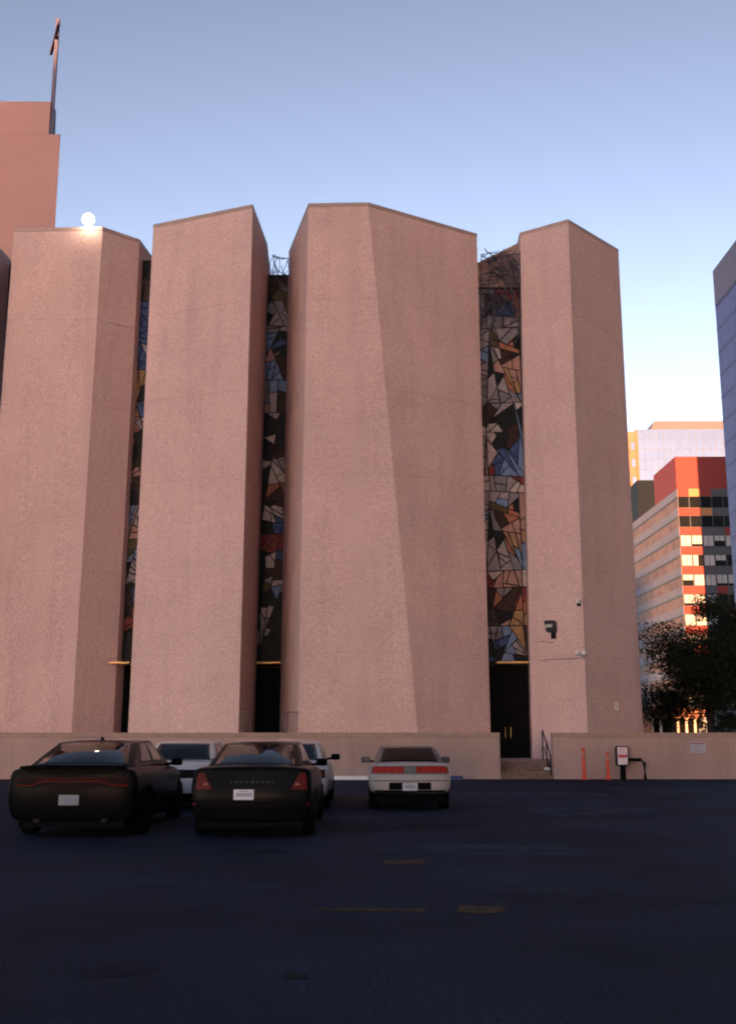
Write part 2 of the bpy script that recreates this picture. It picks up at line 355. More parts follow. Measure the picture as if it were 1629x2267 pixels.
sd_ = [(C, 200, 850, 'dn'), (C, 330, 800, 'dg'), (C, 200, 1050, 'k'), (C, 300, 1020, 'g'), (C, 360, 980, 'v'), (C, 350, 1100, 'l'), (C, 250, 1200, 'g'), (C, 230, 1280, 'c'), (C, 270, 1350, 'b'), (C, 285, 1420, 'p'), (C, 350, 1300, 'k'), (C, 350, 1500, 'nk'), (C, 165, 1540, 'c'), (C, 230, 1530, 'c'), (C, 170, 1300, 'k'),
       (C, 155, 1740, 'p'), (C, 200, 1750, 'g'), (C, 255, 1760, 'g'), (C, 320, 1720, 'c'), (C, 200, 1890, 'p'), (C, 155, 1870, 'p'), (C, 260, 1890, 'l'), (C, 350, 1850, 'n'), (C, 180, 2050, 'k'), (C, 300, 2020, 'k'), (C, 255, 2160, 'w'), (C, 330, 2200, 'k'), (C, 370, 2050, 'g'),
       (D, 250, 80, 'n'), (D, 150, 80, 'k'), (D, 230, 200, 'w'), (D, 280, 190, 'l'), (D, 285, 270, 'w'), (D, 290, 330, 'o'), (D, 150, 250, 'k'), (D, 150, 420, 'k'), (D, 250, 430, 'n'), (D, 240, 545, 'w'), (D, 310, 450, 'r'), (D, 270, 640, 'b'), (D, 180, 640, 'k'), (D, 280, 850, 'b'), (D, 225, 790, 'r'), (D, 225, 855, 'w'), (D, 150, 850, 'nk'),
       (D, 260, 990, 'n'), (D, 230, 1070, 'l'), (D, 270, 1060, 'w'), (D, 245, 1130, 'c'), (D, 150, 1110, 'v'), (D, 180, 1200, 'k'), (D, 290, 1200, 'k'), (D, 180, 1290, 'w'), (D, 140, 1400, 'l'), (D, 230, 1400, 'k'), (D, 150, 1600, 'k'), (D, 270, 1600, 'k'), (D, 100, 1350, 'k'), (D, 100, 1000, 'k')]
xl, xr = aty(560, 1000, YM).x, aty(640, 1000, YM).x
zt = aty(610, 612, YM).z
stained(xl, xr, zb, zt, YM, [(w2(a, YM), w2(b, YM)) for a, b in ln], [(*w2(f(x, y), YM), c) for f, x, y, c in sd_], 0.22, random.Random(5))
# left slit: crop (230,560)-(360,1100) scale 4.2, (230,1080)-(360,1640) scale 4.046
def E(zx, zy): return (230 + zx / 4.2, 560 + zy / 4.198)
def F(zx, zy): return (230 + zx / 4.046, 1080 + zy / 4.048)
YL = l_t[2].y + 0.5
ln = [(E(330, 520), E(420, 510)), (E(320, 650), E(410, 700)), (E(320, 800), E(400, 960)), (E(370, 850), E(330, 980)), (E(300, 1080), E(395, 1090)), (E(390, 1110), E(345, 1260)), (E(330, 1180), E(340, 1300)), (E(290, 1390), E(380, 1380)), (E(320, 1400), E(275, 1510)), (E(320, 1460), E(370, 1640)), (E(280, 1620), E(360, 1650)), (E(265, 1620), E(290, 1750)), (E(250, 1760), E(350, 1740)),
      (F(200, 160), F(310, 150)), (F(280, 190), F(220, 400)), (F(300, 200), F(260, 330)), (F(200, 400), F(300, 400)), (F(190, 470), F(290, 460)), (F(300, 500), F(270, 600))]
sl = [(E, 380, 300, 'd'), (E, 390, 150, 'k'), (E, 390, 580, 'b'), (E, 360, 760, 'b'), (E, 345, 880, 'l'), (E, 370, 1040, 'b'), (E, 365, 1180, 'y'), (E, 320, 1200, 'g'), (E, 370, 1300, 'k'), (E, 300, 1450, 'y'), (E, 350, 1420, 'b'), (E, 340, 1560, 'l'), (E, 295, 1560, 'p'), (E, 285, 1680, 'o'), (E, 330, 1720, 'k'), (E, 300, 1850, 'k'), (E, 310, 1950, 'n'), (E, 265, 2080, 'p'), (E, 300, 2170, 'n'),
      (F, 240, 270, 'c'), (F, 285, 280, 'l'), (F, 240, 380, 'w'), (F, 285, 420, 'p'), (F, 230, 550, 'v'), (F, 280, 570, 'c'), (F, 230, 760, 'k'), (F, 270, 770, 'l'), (F, 210, 900, 'k'), (F, 260, 960, 'b'), (F, 240, 1020, 'n'), (F, 240, 1190, 'r'), (F, 190, 1150, 'k'), (F, 200, 1350, 'k'), (F, 180, 1450, 'k'), (F, 220, 60, 'k')]
xl, xr = aty(268, 1000, YL).x, aty(350, 1000, YL).x
zt = aty(325, 580, YL).z
stained(xl, xr, zb, zt, YL, [(w2(a, YL), w2(b, YL)) for a, b in ln], [(*w2(f(x, y), YL), c) for f, x, y, c in sl], 0.14, random.Random(9))
YF = f_t[2].y + 0.1
stained(aty(-60, 1000, YF).x, aty(60, 1000, YF).x, zb, aty(10, 590, YF).z, YF, [], [(0, 0, 'k'), (*w2((6, 690), YF), 'b'), (*w2((4, 760), YF), 'c'), (*w2((8, 620), YF), 'k')], 0.3, random.Random(2))

# ledges and ground-floor doors under the slits
def ledge(p0, p1, y, Y, d):
    a, b = aty(p0, y, Y), aty(p1, y, Y)
    cpart(MB().box((a.x, Y - 0.12, a.z - 0.05), (b.x, Y + d, a.z + 0.03)), 'ledge', M_brass, bevel=0.01)
ledge(1098, 1173, 1466, YR - 0.25, 0.2); ledge(557, 630, 1467, YM - 0.35, 0.3); ledge(243, 287, 1467, l_t[2].y - 0.25, 0.6)
def doors(px0, px1, Y, handles):
    x0, x1 = aty(px0, 1560, Y).x, aty(px1, 1560, Y).x; zt_ = zb - 0.1
    fr = cpart(MB().box((x0 - .3, Y + 0.02, PLZ - 0.1), (x1 + .3, Y + 0.25, zt_)), 'door_surround', M_black)
    m = (x0 + x1) / 2
    for a, b in ((x0, m - 0.01), (m + 0.01, x1)):
        cpart(MB().box((a, Y - 0.03, PLZ + 0.02), (b, Y + 0.018, zt_ - 0.08)), 'door_leaf', M_dark, fr, bevel=0.008)
        for k in range(3):
            h = (zt_ - PLZ - 0.4) / 3; zz = PLZ + 0.15 + k * h
            cpart(MB().box((a + 0.1, Y - 0.045, zz + 0.06), (b - 0.1, Y - 0.031, zz + h - 0.04)), 'door_panel', M_dark, fr, bevel=0.008)
    if handles:
        for px in (1118, 1130):
            p = aty(px, 1610, Y - 0.1); q = aty(px + 1, 1634, Y - 0.1)
            cpart(MB().tube([(p.x, Y - 0.045, p.z), (p.x, Y - 0.1, p.z - 0.02), (p.x, Y - 0.1, q.z + 0.02), (p.x, Y - 0.045, q.z)], 0.016), 'door_handle', M_brass, fr)
doors(1072, 1174, YR + 0.05, True); doors(545, 625, YM + 0.1, False); doors(225, 300, YL + 0.4, False)

# wire thickets at the heads of the slits
M_wire = mat('dark wire', (0.035, 0.04, 0.06), 0.5, metal=0.5)
def wires(px0, px1, py0, py1, Y, cnt, rn, seg):
    w = chp(empty('wire_thicket', (0, 0, 0)))
    for k in range(cnt):
        x, y = rn.uniform(px0, px1), py0 + (py1 - py0) * rn.random() ** 1.2; a = rn.uniform(0, math.pi); pts = []
        L = rn.uniform(*seg); bend = rn.uniform(-1.6, 1.6)
        for t in range(7):
            xx = min(max(x, px0), px1); yy = max(y, py0 - 8)
            pts.append(aty(xx, yy, Y + 0.25 * math.sin(k + t * 0.5)))
            x += math.cos(a) * L / 6; y += math.sin(a) * L / 6; a += bend / 6
        cpart(MB().tube(pts, rn.uniform(0.012, 0.022), 5), 'wire', M_wire, w)
wires(1064, 1150, 548, 690, YR - 0.35, 95, random.Random(4), (35, 95))
wires(598, 640, 562, 622, YM - 0.2, 22, random.Random(8), (30, 60))
# brown wall head behind the right-hand thicket, sloping up to the tower
a, b, c_, d_ = aty(1050, 585, YR + .2), aty(1160, 531, YR + .2), aty(1160, 650, YR + .2), aty(1050, 650, YR + .2)
cpart(MB().prism([a, b, c_, d_], [p + Vector((0, .25, 0)) for p in (a, b, c_, d_)]), 'wall_head', mat('brown wall', (0.26, 0.16, 0.14), 0.9, var=.35, scale=2.5))

# ---- campanile with cross, behind the church
CY = 64.0
cmp_ = tag(empty('bell_tower', (aty(30, 1000, CY).x, CY, 0)), 'sunset tinted concrete bell tower rising behind the left end of the church', 'tower')
def cmpart(mb, name, m, **k):
    o = mb.build(name, m, **k); o.parent = cmp_; o.matrix_parent_inverse = Matrix.Translation(-Vector(cmp_.location)); return o
p1 = aty(135, 297, CY); p2 = aty(113, 227, CY)
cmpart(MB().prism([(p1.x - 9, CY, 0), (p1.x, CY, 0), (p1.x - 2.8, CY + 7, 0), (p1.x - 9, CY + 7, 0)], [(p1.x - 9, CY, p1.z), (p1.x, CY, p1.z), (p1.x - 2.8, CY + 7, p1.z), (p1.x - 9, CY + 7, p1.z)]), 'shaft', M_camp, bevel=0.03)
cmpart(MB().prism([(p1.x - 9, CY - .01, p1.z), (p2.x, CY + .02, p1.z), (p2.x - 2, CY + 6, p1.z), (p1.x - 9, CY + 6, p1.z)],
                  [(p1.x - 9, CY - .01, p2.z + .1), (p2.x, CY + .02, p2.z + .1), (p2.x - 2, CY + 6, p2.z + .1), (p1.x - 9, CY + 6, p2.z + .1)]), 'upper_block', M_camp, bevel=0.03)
cr = tag(empty('roof_cross', (aty(118, 225, CY + .35).x, CY + .35, p1.z)), 'slender mast cross seen nearly edge-on at the bell tower corner', 'cross')
M_cross = mat('weathered mast', (0.07, 0.055, 0.10), 0.6, var=.2)
top = aty(127, 42, CY + .35); bx = cr.location.x
def crpart(mb, name, m=M_cross):
    o = mb.build(name, m, bevel=0.02); o.parent = cr; o.matrix_parent_inverse = Matrix.Translation(-Vector(cr.location)); return o
zc = aty(122, 85, CY + .35).z
crpart(MB().prism([(bx - .26, CY + .1, p1.z), (bx + .22, CY + .1, p1.z), (bx + .22, CY + .6, p1.z), (bx - .26, CY + .6, p1.z)],
                  [(bx - .14, CY + .2, p2.z - .3), (bx + .2, CY + .2, p2.z - .3), (bx + .2, CY + .5, p2.z - .3), (bx - .14, CY + .5, p2.z - .3)]), 'mast_foot', mat('dark mast foot', (.03, .035, .07), .6))
crpart(MB().box((bx - .12, CY + .25, p2.z - .3), (bx + .12, CY + .45, top.z)), 'mast')
a, b = aty(131, 58, CY - 1.3), aty(114, 112, CY + 2.0)
crpart(MB().prism([(a.x - .1, CY - 1.3, zc - .13), (a.x + .1, CY - 1.3, zc - .13), (b.x + .1, CY + 2.0, zc - .13), (b.x - .1, CY + 2.0, zc - .13)],
                  [(a.x - .1, CY - 1.3, zc + .13), (a.x + .1, CY - 1.3, zc + .13), (b.x + .1, CY + 2.0, zc + .13), (b.x - .1, CY + 2.0, zc + .13)]), 'cross_arm')

# ---- parapet walls, steps, rails
def parapet(x0, x1, label):
    t = tag(empty('parapet_wall', ((x0 + x1) / 2, WY, 0)), label, 'wall'); cx = (x0 + x1) / 2
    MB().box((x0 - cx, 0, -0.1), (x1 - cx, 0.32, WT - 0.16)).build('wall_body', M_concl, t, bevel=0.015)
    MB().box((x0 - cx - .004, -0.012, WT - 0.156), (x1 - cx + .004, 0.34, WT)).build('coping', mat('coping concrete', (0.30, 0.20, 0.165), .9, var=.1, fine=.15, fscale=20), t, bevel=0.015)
    return t
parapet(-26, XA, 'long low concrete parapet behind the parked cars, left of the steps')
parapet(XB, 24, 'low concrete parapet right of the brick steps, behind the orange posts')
st = tag(empty('entrance_steps', ((XA + XB) / 2, WY, 0)), 'dark brick steps leading up to the tall double doors', 'steps')
NS = 4; hx = (XB - XA) / 2 - 0.006
for k in range(NS):
    MB().box((-hx, 0.05 + k * 0.33, -0.05 if k == 0 else PLZ / NS * k - 0.02), (hx, 1.345, PLZ / NS * (k + 1) - 0.004 * (k == NS - 1))).build('step', M_brick, st, bevel=0.01)
hr = tag(empty('handrail', (XB - 0.12, WY, 0)), 'black pipe handrail at the right side of the brick steps', 'handrail')
MB().tube([(0.02, -0.1, 0.12), (0.02, -0.1, 0.75), (0, 0.1, 0.92), (-.02, 1.25, WT + .08), (-.02, 1.3, PLZ)], 0.024).build('top_rail', M_black, hr)
MB().tube([(0.02, -0.05, 0.36), (0, 1.25, PLZ + .46)], 0.016).build('lower_rail', M_black, hr)
MB().tube([(0.01, 0.6, 0.25), (0, 0.6, 1.18)], 0.02).build('post', M_black, hr)
def railing(px0, px1, Y, label):
    a, b = aty(px0, 1575, Y), aty(px1, 1575, Y); t = tag(empty('iron_railing', ((a.x + b.x) / 2, Y, PLZ)), label, 'railing')
    w = (b.x - a.x) / 2; h = a.z - PLZ
    MB().box((-w, -.02, h - .04), (w, .02, h)).build('top_rail', M_steel, t)
    MB().box((-w, -.02, .08), (w, .02, .11)).build('lower_rail', M_steel, t)
    k = -w + .02
    while k < w: MB().box((k - .009, -.009, 0), (k + .009, .009, h - .04)).build('baluster', M_steel, t); k += 0.11
railing(532, 556, c_t[1].y - .2, 'short iron railing left of the dark doorway under the middle window')
railing(620, 660, c_t[1].y - .2, 'iron railing right of the dark doorway under the middle window')

# ---- lamp on the left tower roof
lp = atz(205, 503, HT); lp.y -= 0.30; gl = aty(196, 486, lp.y)
lamp = tag(empty('roof_lamp', (gl.x, lp.y, HT)), 'glaring white globe lamp lit on the roof edge of the left tower', 'lamp')
MB().tube([(0, .75, -.02), (0, .75, .12), (0, .45, .10), (0, .12, gl.z - HT - .16), (0, .03, gl.z - HT - .12)], .03, 8).build('stem', M_steel, lamp)
prof = [(0.235 * math.sin(math.pi * k / 10) + .001, gl.z - HT - 0.235 * math.cos(math.pi * k / 10)) for k in range(11)]
MB().lathe(prof, 18).build('globe', mat('lamp glass', (.9, .85, .75), .4, emit=(1, .86, .62), estr=9), lamp, smooth=True)

# ---- fittings on the right tower
def face_pt(a, b, px, py, off=0.0):     # point on a tower face
    n_ = (b - a).cross(Vector((0, 0, 1))).normalized()
    if n_.y > 0: n_ = -n_
    return atplane(px, py, a, n_) + n_ * off, n_
p, n_ = face_pt(r_t[0], r_t[1], 1226, 1405)
fl = tag(empty('wall_floodlight', p, math.atan2(n_.x, -n_.y)), 'dark box floodlight on a bracket above the doors on the right tower', 'floodlight')
MB().box((-.09, -.10, -.16), (.09, 0, .10)).build('bracket', M_black, fl, bevel=.01)
MB().prism([(-.26, -.14, .10), (.12, -.14, .10), (.14, 0, .06), (-.10, 0, .06)], [(-.28, -.30, .52), (.14, -.30, .52), (.14, -.02, .48), (-.24, -.02, .48)]).build('housing', M_steel, fl, bevel=.02)
MB().box((-.20, -.315, .25), (.07, -.25, .37)).build('lens', mat('lamp lens', (.35, .33, .27), .25), fl, bevel=.01)
def camera_dome(px, py, label, twin):
    p, n_ = face_pt(r_t[0], r_t[1], px, py)
    t = tag(empty('security_lamp' if twin else 'security_camera', p, math.atan2(n_.x, -n_.y)), label, 'lamp' if twin else 'camera')
    MB().box((-.07, -.05, -.14), (.07, 0, 0)).build('mount', M_black if not twin else mat('grey plastic', (.18, .17, .24), .5), t, bevel=.01)
    for x in ((-.16, .10) if twin else (.04,)):
        MB().lathe([(.03, 0), (.075, -.04), (.085, -.14), (.05, -.18)], 14, 'y', (x, -.02, .05)).build('head', M_white, t, smooth=True)
        MB().tube([(x * .4, -.03, -.06), (x, -.05, .02)], .02).build('arm', M_white, t)
camera_dome(1281, 1334, 'small white dome security camera high on the edge of the right tower', False)
camera_dome(1290, 1449, 'twin-headed white security light on the edge of the right tower', True)
def conduit(p0, p1, label, sag):
    pts = []
    for k in range(9):
        t = k / 8; q, n_ = face_pt(r_t[0], r_t[1], p0[0] + (p1[0] - p0[0]) * t, p0[1] + (p1[1] - p0[1]) * t + sag * math.sin(t * 9), .035); pts.append(q)
    tag(MB().tube(pts, .012, 5).build('cable', M_steel), label, 'cable')
conduit((1172, 1422), (1226, 1421), 'short dark cable running from the window edge to the box floodlight', 1.2)
conduit((1172, 1463), (1284, 1457), 'long dark cable running across the right tower to the twin security light', .6)
p, n_ = face_pt(r_t[1], r_t[2], 1363, 1563)
nb = tag(empty('wall_notice', p, math.atan2(n_.x, -n_.y)), 'small pale notice plate on the shaded face of the right tower', 'sign')
MB().box((-.14, -.03, -.14), (.14, 0, .14)).build('plate', mat('pale plate', (.72, .66, .52), .6), nb, bevel=.01)
for k in range(4): MB().box((-.09, -.034, .07 - k * .05), (.09 - .05 * (k % 2), -.0305, .085 - k * .05)).build('text_line', mat('faded print', (.26, .22, .18), .7), nb)

# ---- things along the right-hand wall
M_or = mat('orange plastic', (0.62, 0.060, 0.022), .55, var=.12, scale=6)
for px, py, lab in ((1293, 1655, 'taller faded orange delineator post beside the brick steps'), (1346, 1666, 'shorter orange delineator post next to the white meter box')):
    X = aty(px, 1728, WY - .35).x; z = aty(px, py, WY - .35).z
    t = tag(empty('orange_post', (X, WY - .35, 0)), lab, 'post', 'orange posts along the wall')
    MB().lathe([(.115, 0), (.115, .02), (.085, .05), (.062, .08)], 16).build('base', M_or, t)
    MB().lathe([(.055, .06), (.05, z - .12), (.058, z - .1), (.058, z - .03), (.03, z)], 14).build('tube', M_or, t, smooth=False)
    for k in (0.72, 0.82): MB().lathe([(.0575, z * k), (.0575, z * k + .055)], 14).build('band', mat('worn reflective band', (.42, .2, .17), .5), t)
mx = aty(1378, 1700, WY - .4).x; mt_, mb_ = aty(1378, 1654, WY - .4).z, aty(1378, 1693, WY - .4).z
ms = tag(empty('meter_box', (mx, WY - .4, 0)), 'white box with a red band on a dark post between orange post and pipe', 'meter')
MB().lathe([(.09, 0), (.09, mb_ - .02)], 12).build('post', M_dark, ms)
MB().box((-.215, -.02, mb_ - .05), (.215, .14, mt_ + .03)).build('case', M_black, ms, bevel=.05)
MB().box((-.165, -.045, mb_), (.165, -.022, mt_)).build('face', mat('meter face', (.68, .56, .58), .5), ms, bevel=.01)
MB().box((-.150, -.052, (mt_ + mb_) / 2 - .06), (.150, -.046, (mt_ + mb_) / 2 + .05)).build('red_band', mat('red print', (.42, .06, .07), .6), ms)
for k in range(3): MB().box((-.12, -.050, mt_ - .07 - k * .055), (.12 - .05 * (k == 1), -.0455, mt_ - .05 - k * .055)).build('print_line', mat('pink print', (.45, .2, .22), .6), ms)
x1, x2 = aty(1390, 1690, WY - .25).x, aty(1425, 1690, WY - .25).x; z1 = aty(1400, 1682, WY - .25).z
tag(MB().tube([(x1, WY - .25, z1), (x2 - .1, WY - .25, z1), (x2, WY - .25, z1 - .1), (x2 + .02, WY - .25, 0)], .055, 10).build('standpipe', M_dark, smooth=True), 'dark bent pipe rising from the ground beside the white meter box', 'pipe')
a, b = aty(1526, 1643, WY), aty(1561, 1667, WY)
sg = tag(empty('parking_sign', ((a.x + b.x) / 2, WY, (a.z + b.z) / 2)), 'pale rectangular sign fixed to the parapet at the far right', 'sign')
w, h = (b.x - a.x) / 2, (a.z - b.z) / 2
MB().box((-w, -.025, -h), (w, -.001, h)).build('plate', mat('pale blue plate', (.34, .34, .42), .5, var=.1, scale=8), sg, bevel=.02)
MB().box((-w + .03, -.03, h - .07), (w - .03, -.0255, h - .02)).build('red_strip', mat('faded red', (.28, .09, .10), .6), sg)
for k in range(3): MB().box((-w + .07, -.03, h - .15 - k * .075), (w - .07 - .06 * (k % 2), -.0255, h - .125 - k * .075)).build('text_line', mat('grey print', (.2, .2, .27), .6), sg)
# paper scrap on the steps
pp = aty(1212, 1697, WY + .5); sz = PLZ / NS * 2
tag(MB().add([(pp.x - .12, WY + .42, sz + .004), (pp.x + .02, WY + .40, sz + .004), (pp.x + .13, WY + .46, sz + .02), (pp.x + .10, WY + .58, sz + .05), (pp.x - .04, WY + .60, sz + .10), (pp.x - .13, WY + .55, sz + .03), (pp.x, WY + .5, sz + .06)],
             [(0, 1, 6), (1, 2, 6), (2, 3, 6), (3, 4, 6), (4, 5, 6), (5, 0, 6)]).build('paper_scrap', M_white), 'small crumpled white paper lying on the brick steps', 'litter')
# wheel stops
def stop(px0, px1, py, m, label):
    p0, p1 = atz(px0, py, 0), atz(px1, py, 0); Y = WY - .55
    x0, x1 = aty(px0, 1722, Y).x, aty(px1, 1722, Y).x
    tag(MB().prism([(x0, Y - .09, 0), (x1, Y - .09, 0), (x1, Y + .09, 0), (x0, Y + .09, 0)], [(x0 + .04, Y - .055, .13), (x1 - .04, Y - .055, .13), (x1 - .04, Y + .055, .13), (x0 + .04, Y + .055, .13)]).build('wheel_stop', m, bevel=.015), label, 'wheel stop', 'wheel stops at the wall')
stop(738, 840, 1724, M_white, 'white painted wheel stop to the left of the silver coupe')
stop(960, 1026, 1724, mat('blue paint', (.03, .045, .13), .7, var=.15), 'blue painted wheel stop to the right of the silver coupe')
# worn markings
def marking(pts, label):
    v = [atz(x, y, 0.004) for x, y in pts]; tag(MB().add(v, [tuple(range(len(v)))]).build('painted_marking', M_paint), label, kind='structure')
marking([(845, 1914), (850, 1904), (938, 1901), (942, 1912)], None); marking([(1010, 2018), (1018, 2004), (1108, 2006), (1126, 2018), (1060, 2024)], None)
marking([(700, 2015), (708, 2009), (936, 2012), (948, 2019)], None)

# oil stains and patches of older sealing on the asphalt
M_stain = mat('oil stain', (0.0065, 0.0095, 0.019), .8, var=.5, scale=2.5, fine=.8, fscale=34, spec=.1)
M_old = mat('greyed asphalt', (0.0180, 0.026, 0.049), .9, var=.5, scale=1.2, fine=.85, fscale=34, spec=.1)
rs = random.Random(31)
for px, py, rx, ryy, m_ in ((880, 1832, 1.1, .55, M_stain), (985, 1822, .6, .5, M_stain), (560, 1885, .5, .35, M_stain), (1260, 1795, .9, 1.4, M_old), (1080, 1880, 1.3, .8, M_old), (420, 1960, .8, .35, M_old),
                          (1330, 1990, .9, .4, M_stain), (650, 2160, .10, .10, M_stain), (260, 2150, .28, .16, M_stain), (1150, 1760, 2.2, 1.6, M_old), (760, 1770, .8, 1.6, M_stain)):
    c = atz(px, py, 0.004); v = []
    ph = [rs.uniform(0, 6.28) for _ in range(4)]
    for k in range(40):
        a = k * 2 * math.pi / 40; r_ = 1 + .22 * math.sin(2 * a + ph[0]) + .16 * math.sin(5 * a + ph[1]) + .12 * math.sin(9 * a + ph[2]) + .07 * math.sin(17 * a + ph[3])
        v.append((c.x + rx * r_ * math.cos(a), c.y + ryy * r_ * math.sin(a), 0.0025 + 0.0006 * rs.random()))
    z_ = 0.0022 + 0.00035 * (px % 7)
    tag(MB().add([(x, y, z_) for x, y, _ in v], [tuple(range(40))]).build('asphalt_stain', m_), kind='structure')

# ------------------------------------------------------------------ cars
M_glass = mat('car glass', (0.004, 0.005, 0.006), 0.03, spec=0.8)
M_tyre = mat('tyre', (.004, .004, .004), .9, spec=.05); M_rim = mat('rim', (.03, .03, .033), .5, metal=.6)
M_trim = mat('black trim', (.003, .003, .0035), .7, spec=.04)
M_red = mat('tail lamp red', (.34, .018, .010), .5, spec=.15); M_redd = mat('dark lamp red', (.085, .008, .006), .5, spec=.12); M_smoke = mat('smoked lamp', (.008, .004, .004), .6, spec=.1)
M_plate = mat('plate', (.55, .55, .62), .5); M_plated = mat('dim plate', (.20, .21, .25), .5); M_ink = mat('plate ink', (.16, .16, .27), .6)
M_badge = mat('dull badge', (.045, .043, .042), .5, metal=.3)
M_chrome = mat('chrome', (.28, .28, .28), .3, metal=.9)
def car(name, label, pos, paint, L, Wd, H, deck, hood, st, gh, roofmat=None, bul=.035, rglass=None, rear=((.3, .05), (.45, 0), (.72, .02), (.95, .06), (1.1, .12)), zb=.26, wheel_r=.32, group='parked cars'):
    root = tag(empty(name, pos), label, 'car', group); hw = Wd / 2
    def prof(z):
        for (za, ya), (zc_, yc) in zip(rear[:-1], rear[1:]):
            if z <= zc_: return ya + (yc - ya) * max(0, (z - za) / (zc_ - za))
        return rear[-1][1]
    b = bmesh.new(); rows = []
    for i, (y, wf, ztop, zbt) in enumerate(st):
        w = hw * wf; zs = ztop - .11
        half = [(0, zbt), (.55 * w, zbt), (.84 * w, zbt), (.955 * w, zbt + .05), (w, zbt + .5 * (zs - zbt)), (.985 * w, zs), (.94 * w, ztop - .03), (.82 * w, ztop), (.5 * w, ztop + .015), (0, ztop + .022)]
        wt = max(0, 1 - y / .9); fr = max(0, 1 - (L - y) / .8)
        def V(x, z): return b.verts.new((x, y + wt * (prof(z) + .07 * (x / hw) ** 2) - fr * .22 * (x / hw) ** 2, z))
        Rr = [V(x, z) for x, z in half]; Ll = [Rr[0]] + [V(-x, z) for x, z in half[1:-1]] + [Rr[-1]]
        rows.append((Ll, Rr, half))
    for (l0, r0, _), (l1, r1, _) in zip(rows[:-1], rows[1:]):
        for k in range(9):
            b.faces.new((r0[k], r0[k + 1], r1[k + 1], r1[k])); b.faces.new((l0[k + 1], l0[k], l1[k], l1[k + 1]))
    for (Ll, Rr, half), flip in ((rows[0], 1), (rows[-1], -1)):
        y = st[0][0] if flip == 1 else st[-1][0]; grid = [[Ll[2], Ll[1], Rr[0], Rr[1], Rr[2]]]
        for k in range(3, 7):
            x, z = half[k]; row = [Ll[k]]
            for f in (-.55, 0, .55):
                wt = max(0, 1 - y / .9) if flip == 1 else 0
                row.append(b.verts.new((f * x, y + wt * (prof(z) + .07 * (f * x / hw) ** 2) - (.22 * (f * x / hw) ** 2 if flip < 0 else 0), z)))
            grid.append(row + [Rr[k]])
        grid.append([Ll[7], Ll[8], Rr[9], Rr[8], Rr[7]])
        for r0, r1 in zip(grid[:-1], grid[1:]):
            for k in range(4): b.faces.new((r0[k], r0[k + 1], r1[k + 1], r1[k]) if flip == 1 else (r0[k + 1], r0[k], r1[k], r1[k + 1]))
    bmesh.ops.recalc_face_normals(b, faces=b.faces)
    me = bpy.data.meshes.new('body'); b.to_mesh(me); b.free(); me.materials.append(paint)
    tmp = link(bpy.data.objects.new('tmp_body', me)); ss = tmp.modifiers.new('s', 'SUBSURF'); ss.levels = ss.render_levels = 2
    axles = (.98 if L < 4.9 else 1.08, L - .93); cut = MB()
    for ya in axles:
        for s in (-1, 1): cut.lathe([(wheel_r + .06, -.16), (wheel_r + .06, .16)], 28, 'x', (s * (hw - .03), ya, wheel_r))
    co = cut.build('tmp_cut', M_trim); bo = tmp.modifiers.new('b', 'BOOLEAN'); bo.operation = 'DIFFERENCE'; bo.object = co
    bpy.context.view_layer.update(); dg = bpy.context.evaluated_depsgraph_get()
    me2 = bpy.data.meshes.new_from_object(tmp.evaluated_get(dg)); me2.name = 'body'
    me2.polygons.foreach_set('use_smooth', [True] * len(me2.polygons))
    bpy.data.objects.remove(tmp); bpy.data.objects.remove(co)
    body = link(bpy.data.objects.new('body', me2)); body.parent = root
    bm2 = bmesh.new(); bm2.from_mesh(me2); bvh = BVHTree.FromBMesh(bm2); bm2.free()
    def ry(x, z):
        for dx in (0, .01, .03):
            h = bvh.ray_cast(Vector((x - math.copysign(dx, x), -2, z)), Vector((0, 1, 0)))
            if h[0] is not None: return h[0].y
        return .25
    def rear_patch(nm, quad, m, off=.008, thick=.05, parent=root, nx=10, nz=4):     # quad (x, z): bl, br, tr, tl
        vs_, fs = [], []
        for layer in (-off, thick):
            for j in range(nz + 1):
                for i in range(nx + 1):
                    u, v = i / nx, j / nz
                    x = (quad[0][0] * (1 - u) + quad[1][0] * u) * (1 - v) + (quad[3][0] * (1 - u) + quad[2][0] * u) * v
                    z = (quad[0][1] * (1 - u) + quad[1][1] * u) * (1 - v) + (quad[3][1] * (1 - u) + quad[2][1] * u) * v
                    vs_.append((x, ry(x, z) + layer, z))
        N = (nx + 1) * (nz + 1); q = lambda i, j: j * (nx + 1) + i
        for j in range(nz):
            for i in range(nx):
                fs.append((q(i, j), q(i + 1, j), q(i + 1, j + 1), q(i, j + 1))); fs.append(tuple(N + k for k in (q(i, j + 1), q(i + 1, j + 1), q(i + 1, j), q(i, j))))
        for i in range(nx): fs += [(q(i, 0), N + q(i, 0), N + q(i + 1, 0), q(i + 1, 0)), (q(i, nz), q(i + 1, nz), N + q(i + 1, nz), N + q(i, nz))]
        for j in range(nz): fs += [(q(0, j), q(0, j + 1), N + q(0, j + 1), N + q(0, j)), (q(nx, j), N + q(nx, j), N + q(nx, j + 1), q(nx, j + 1))]
        return MB().add(vs_, fs).build(nm, m, parent)
    # greenhouse: rear base, roof rear, roof front, screen base; each (y, half width, z)
    RB, RT, FT, FB = gh
    def P(c, s): return Vector((s * c[1], c[0], c[2]))
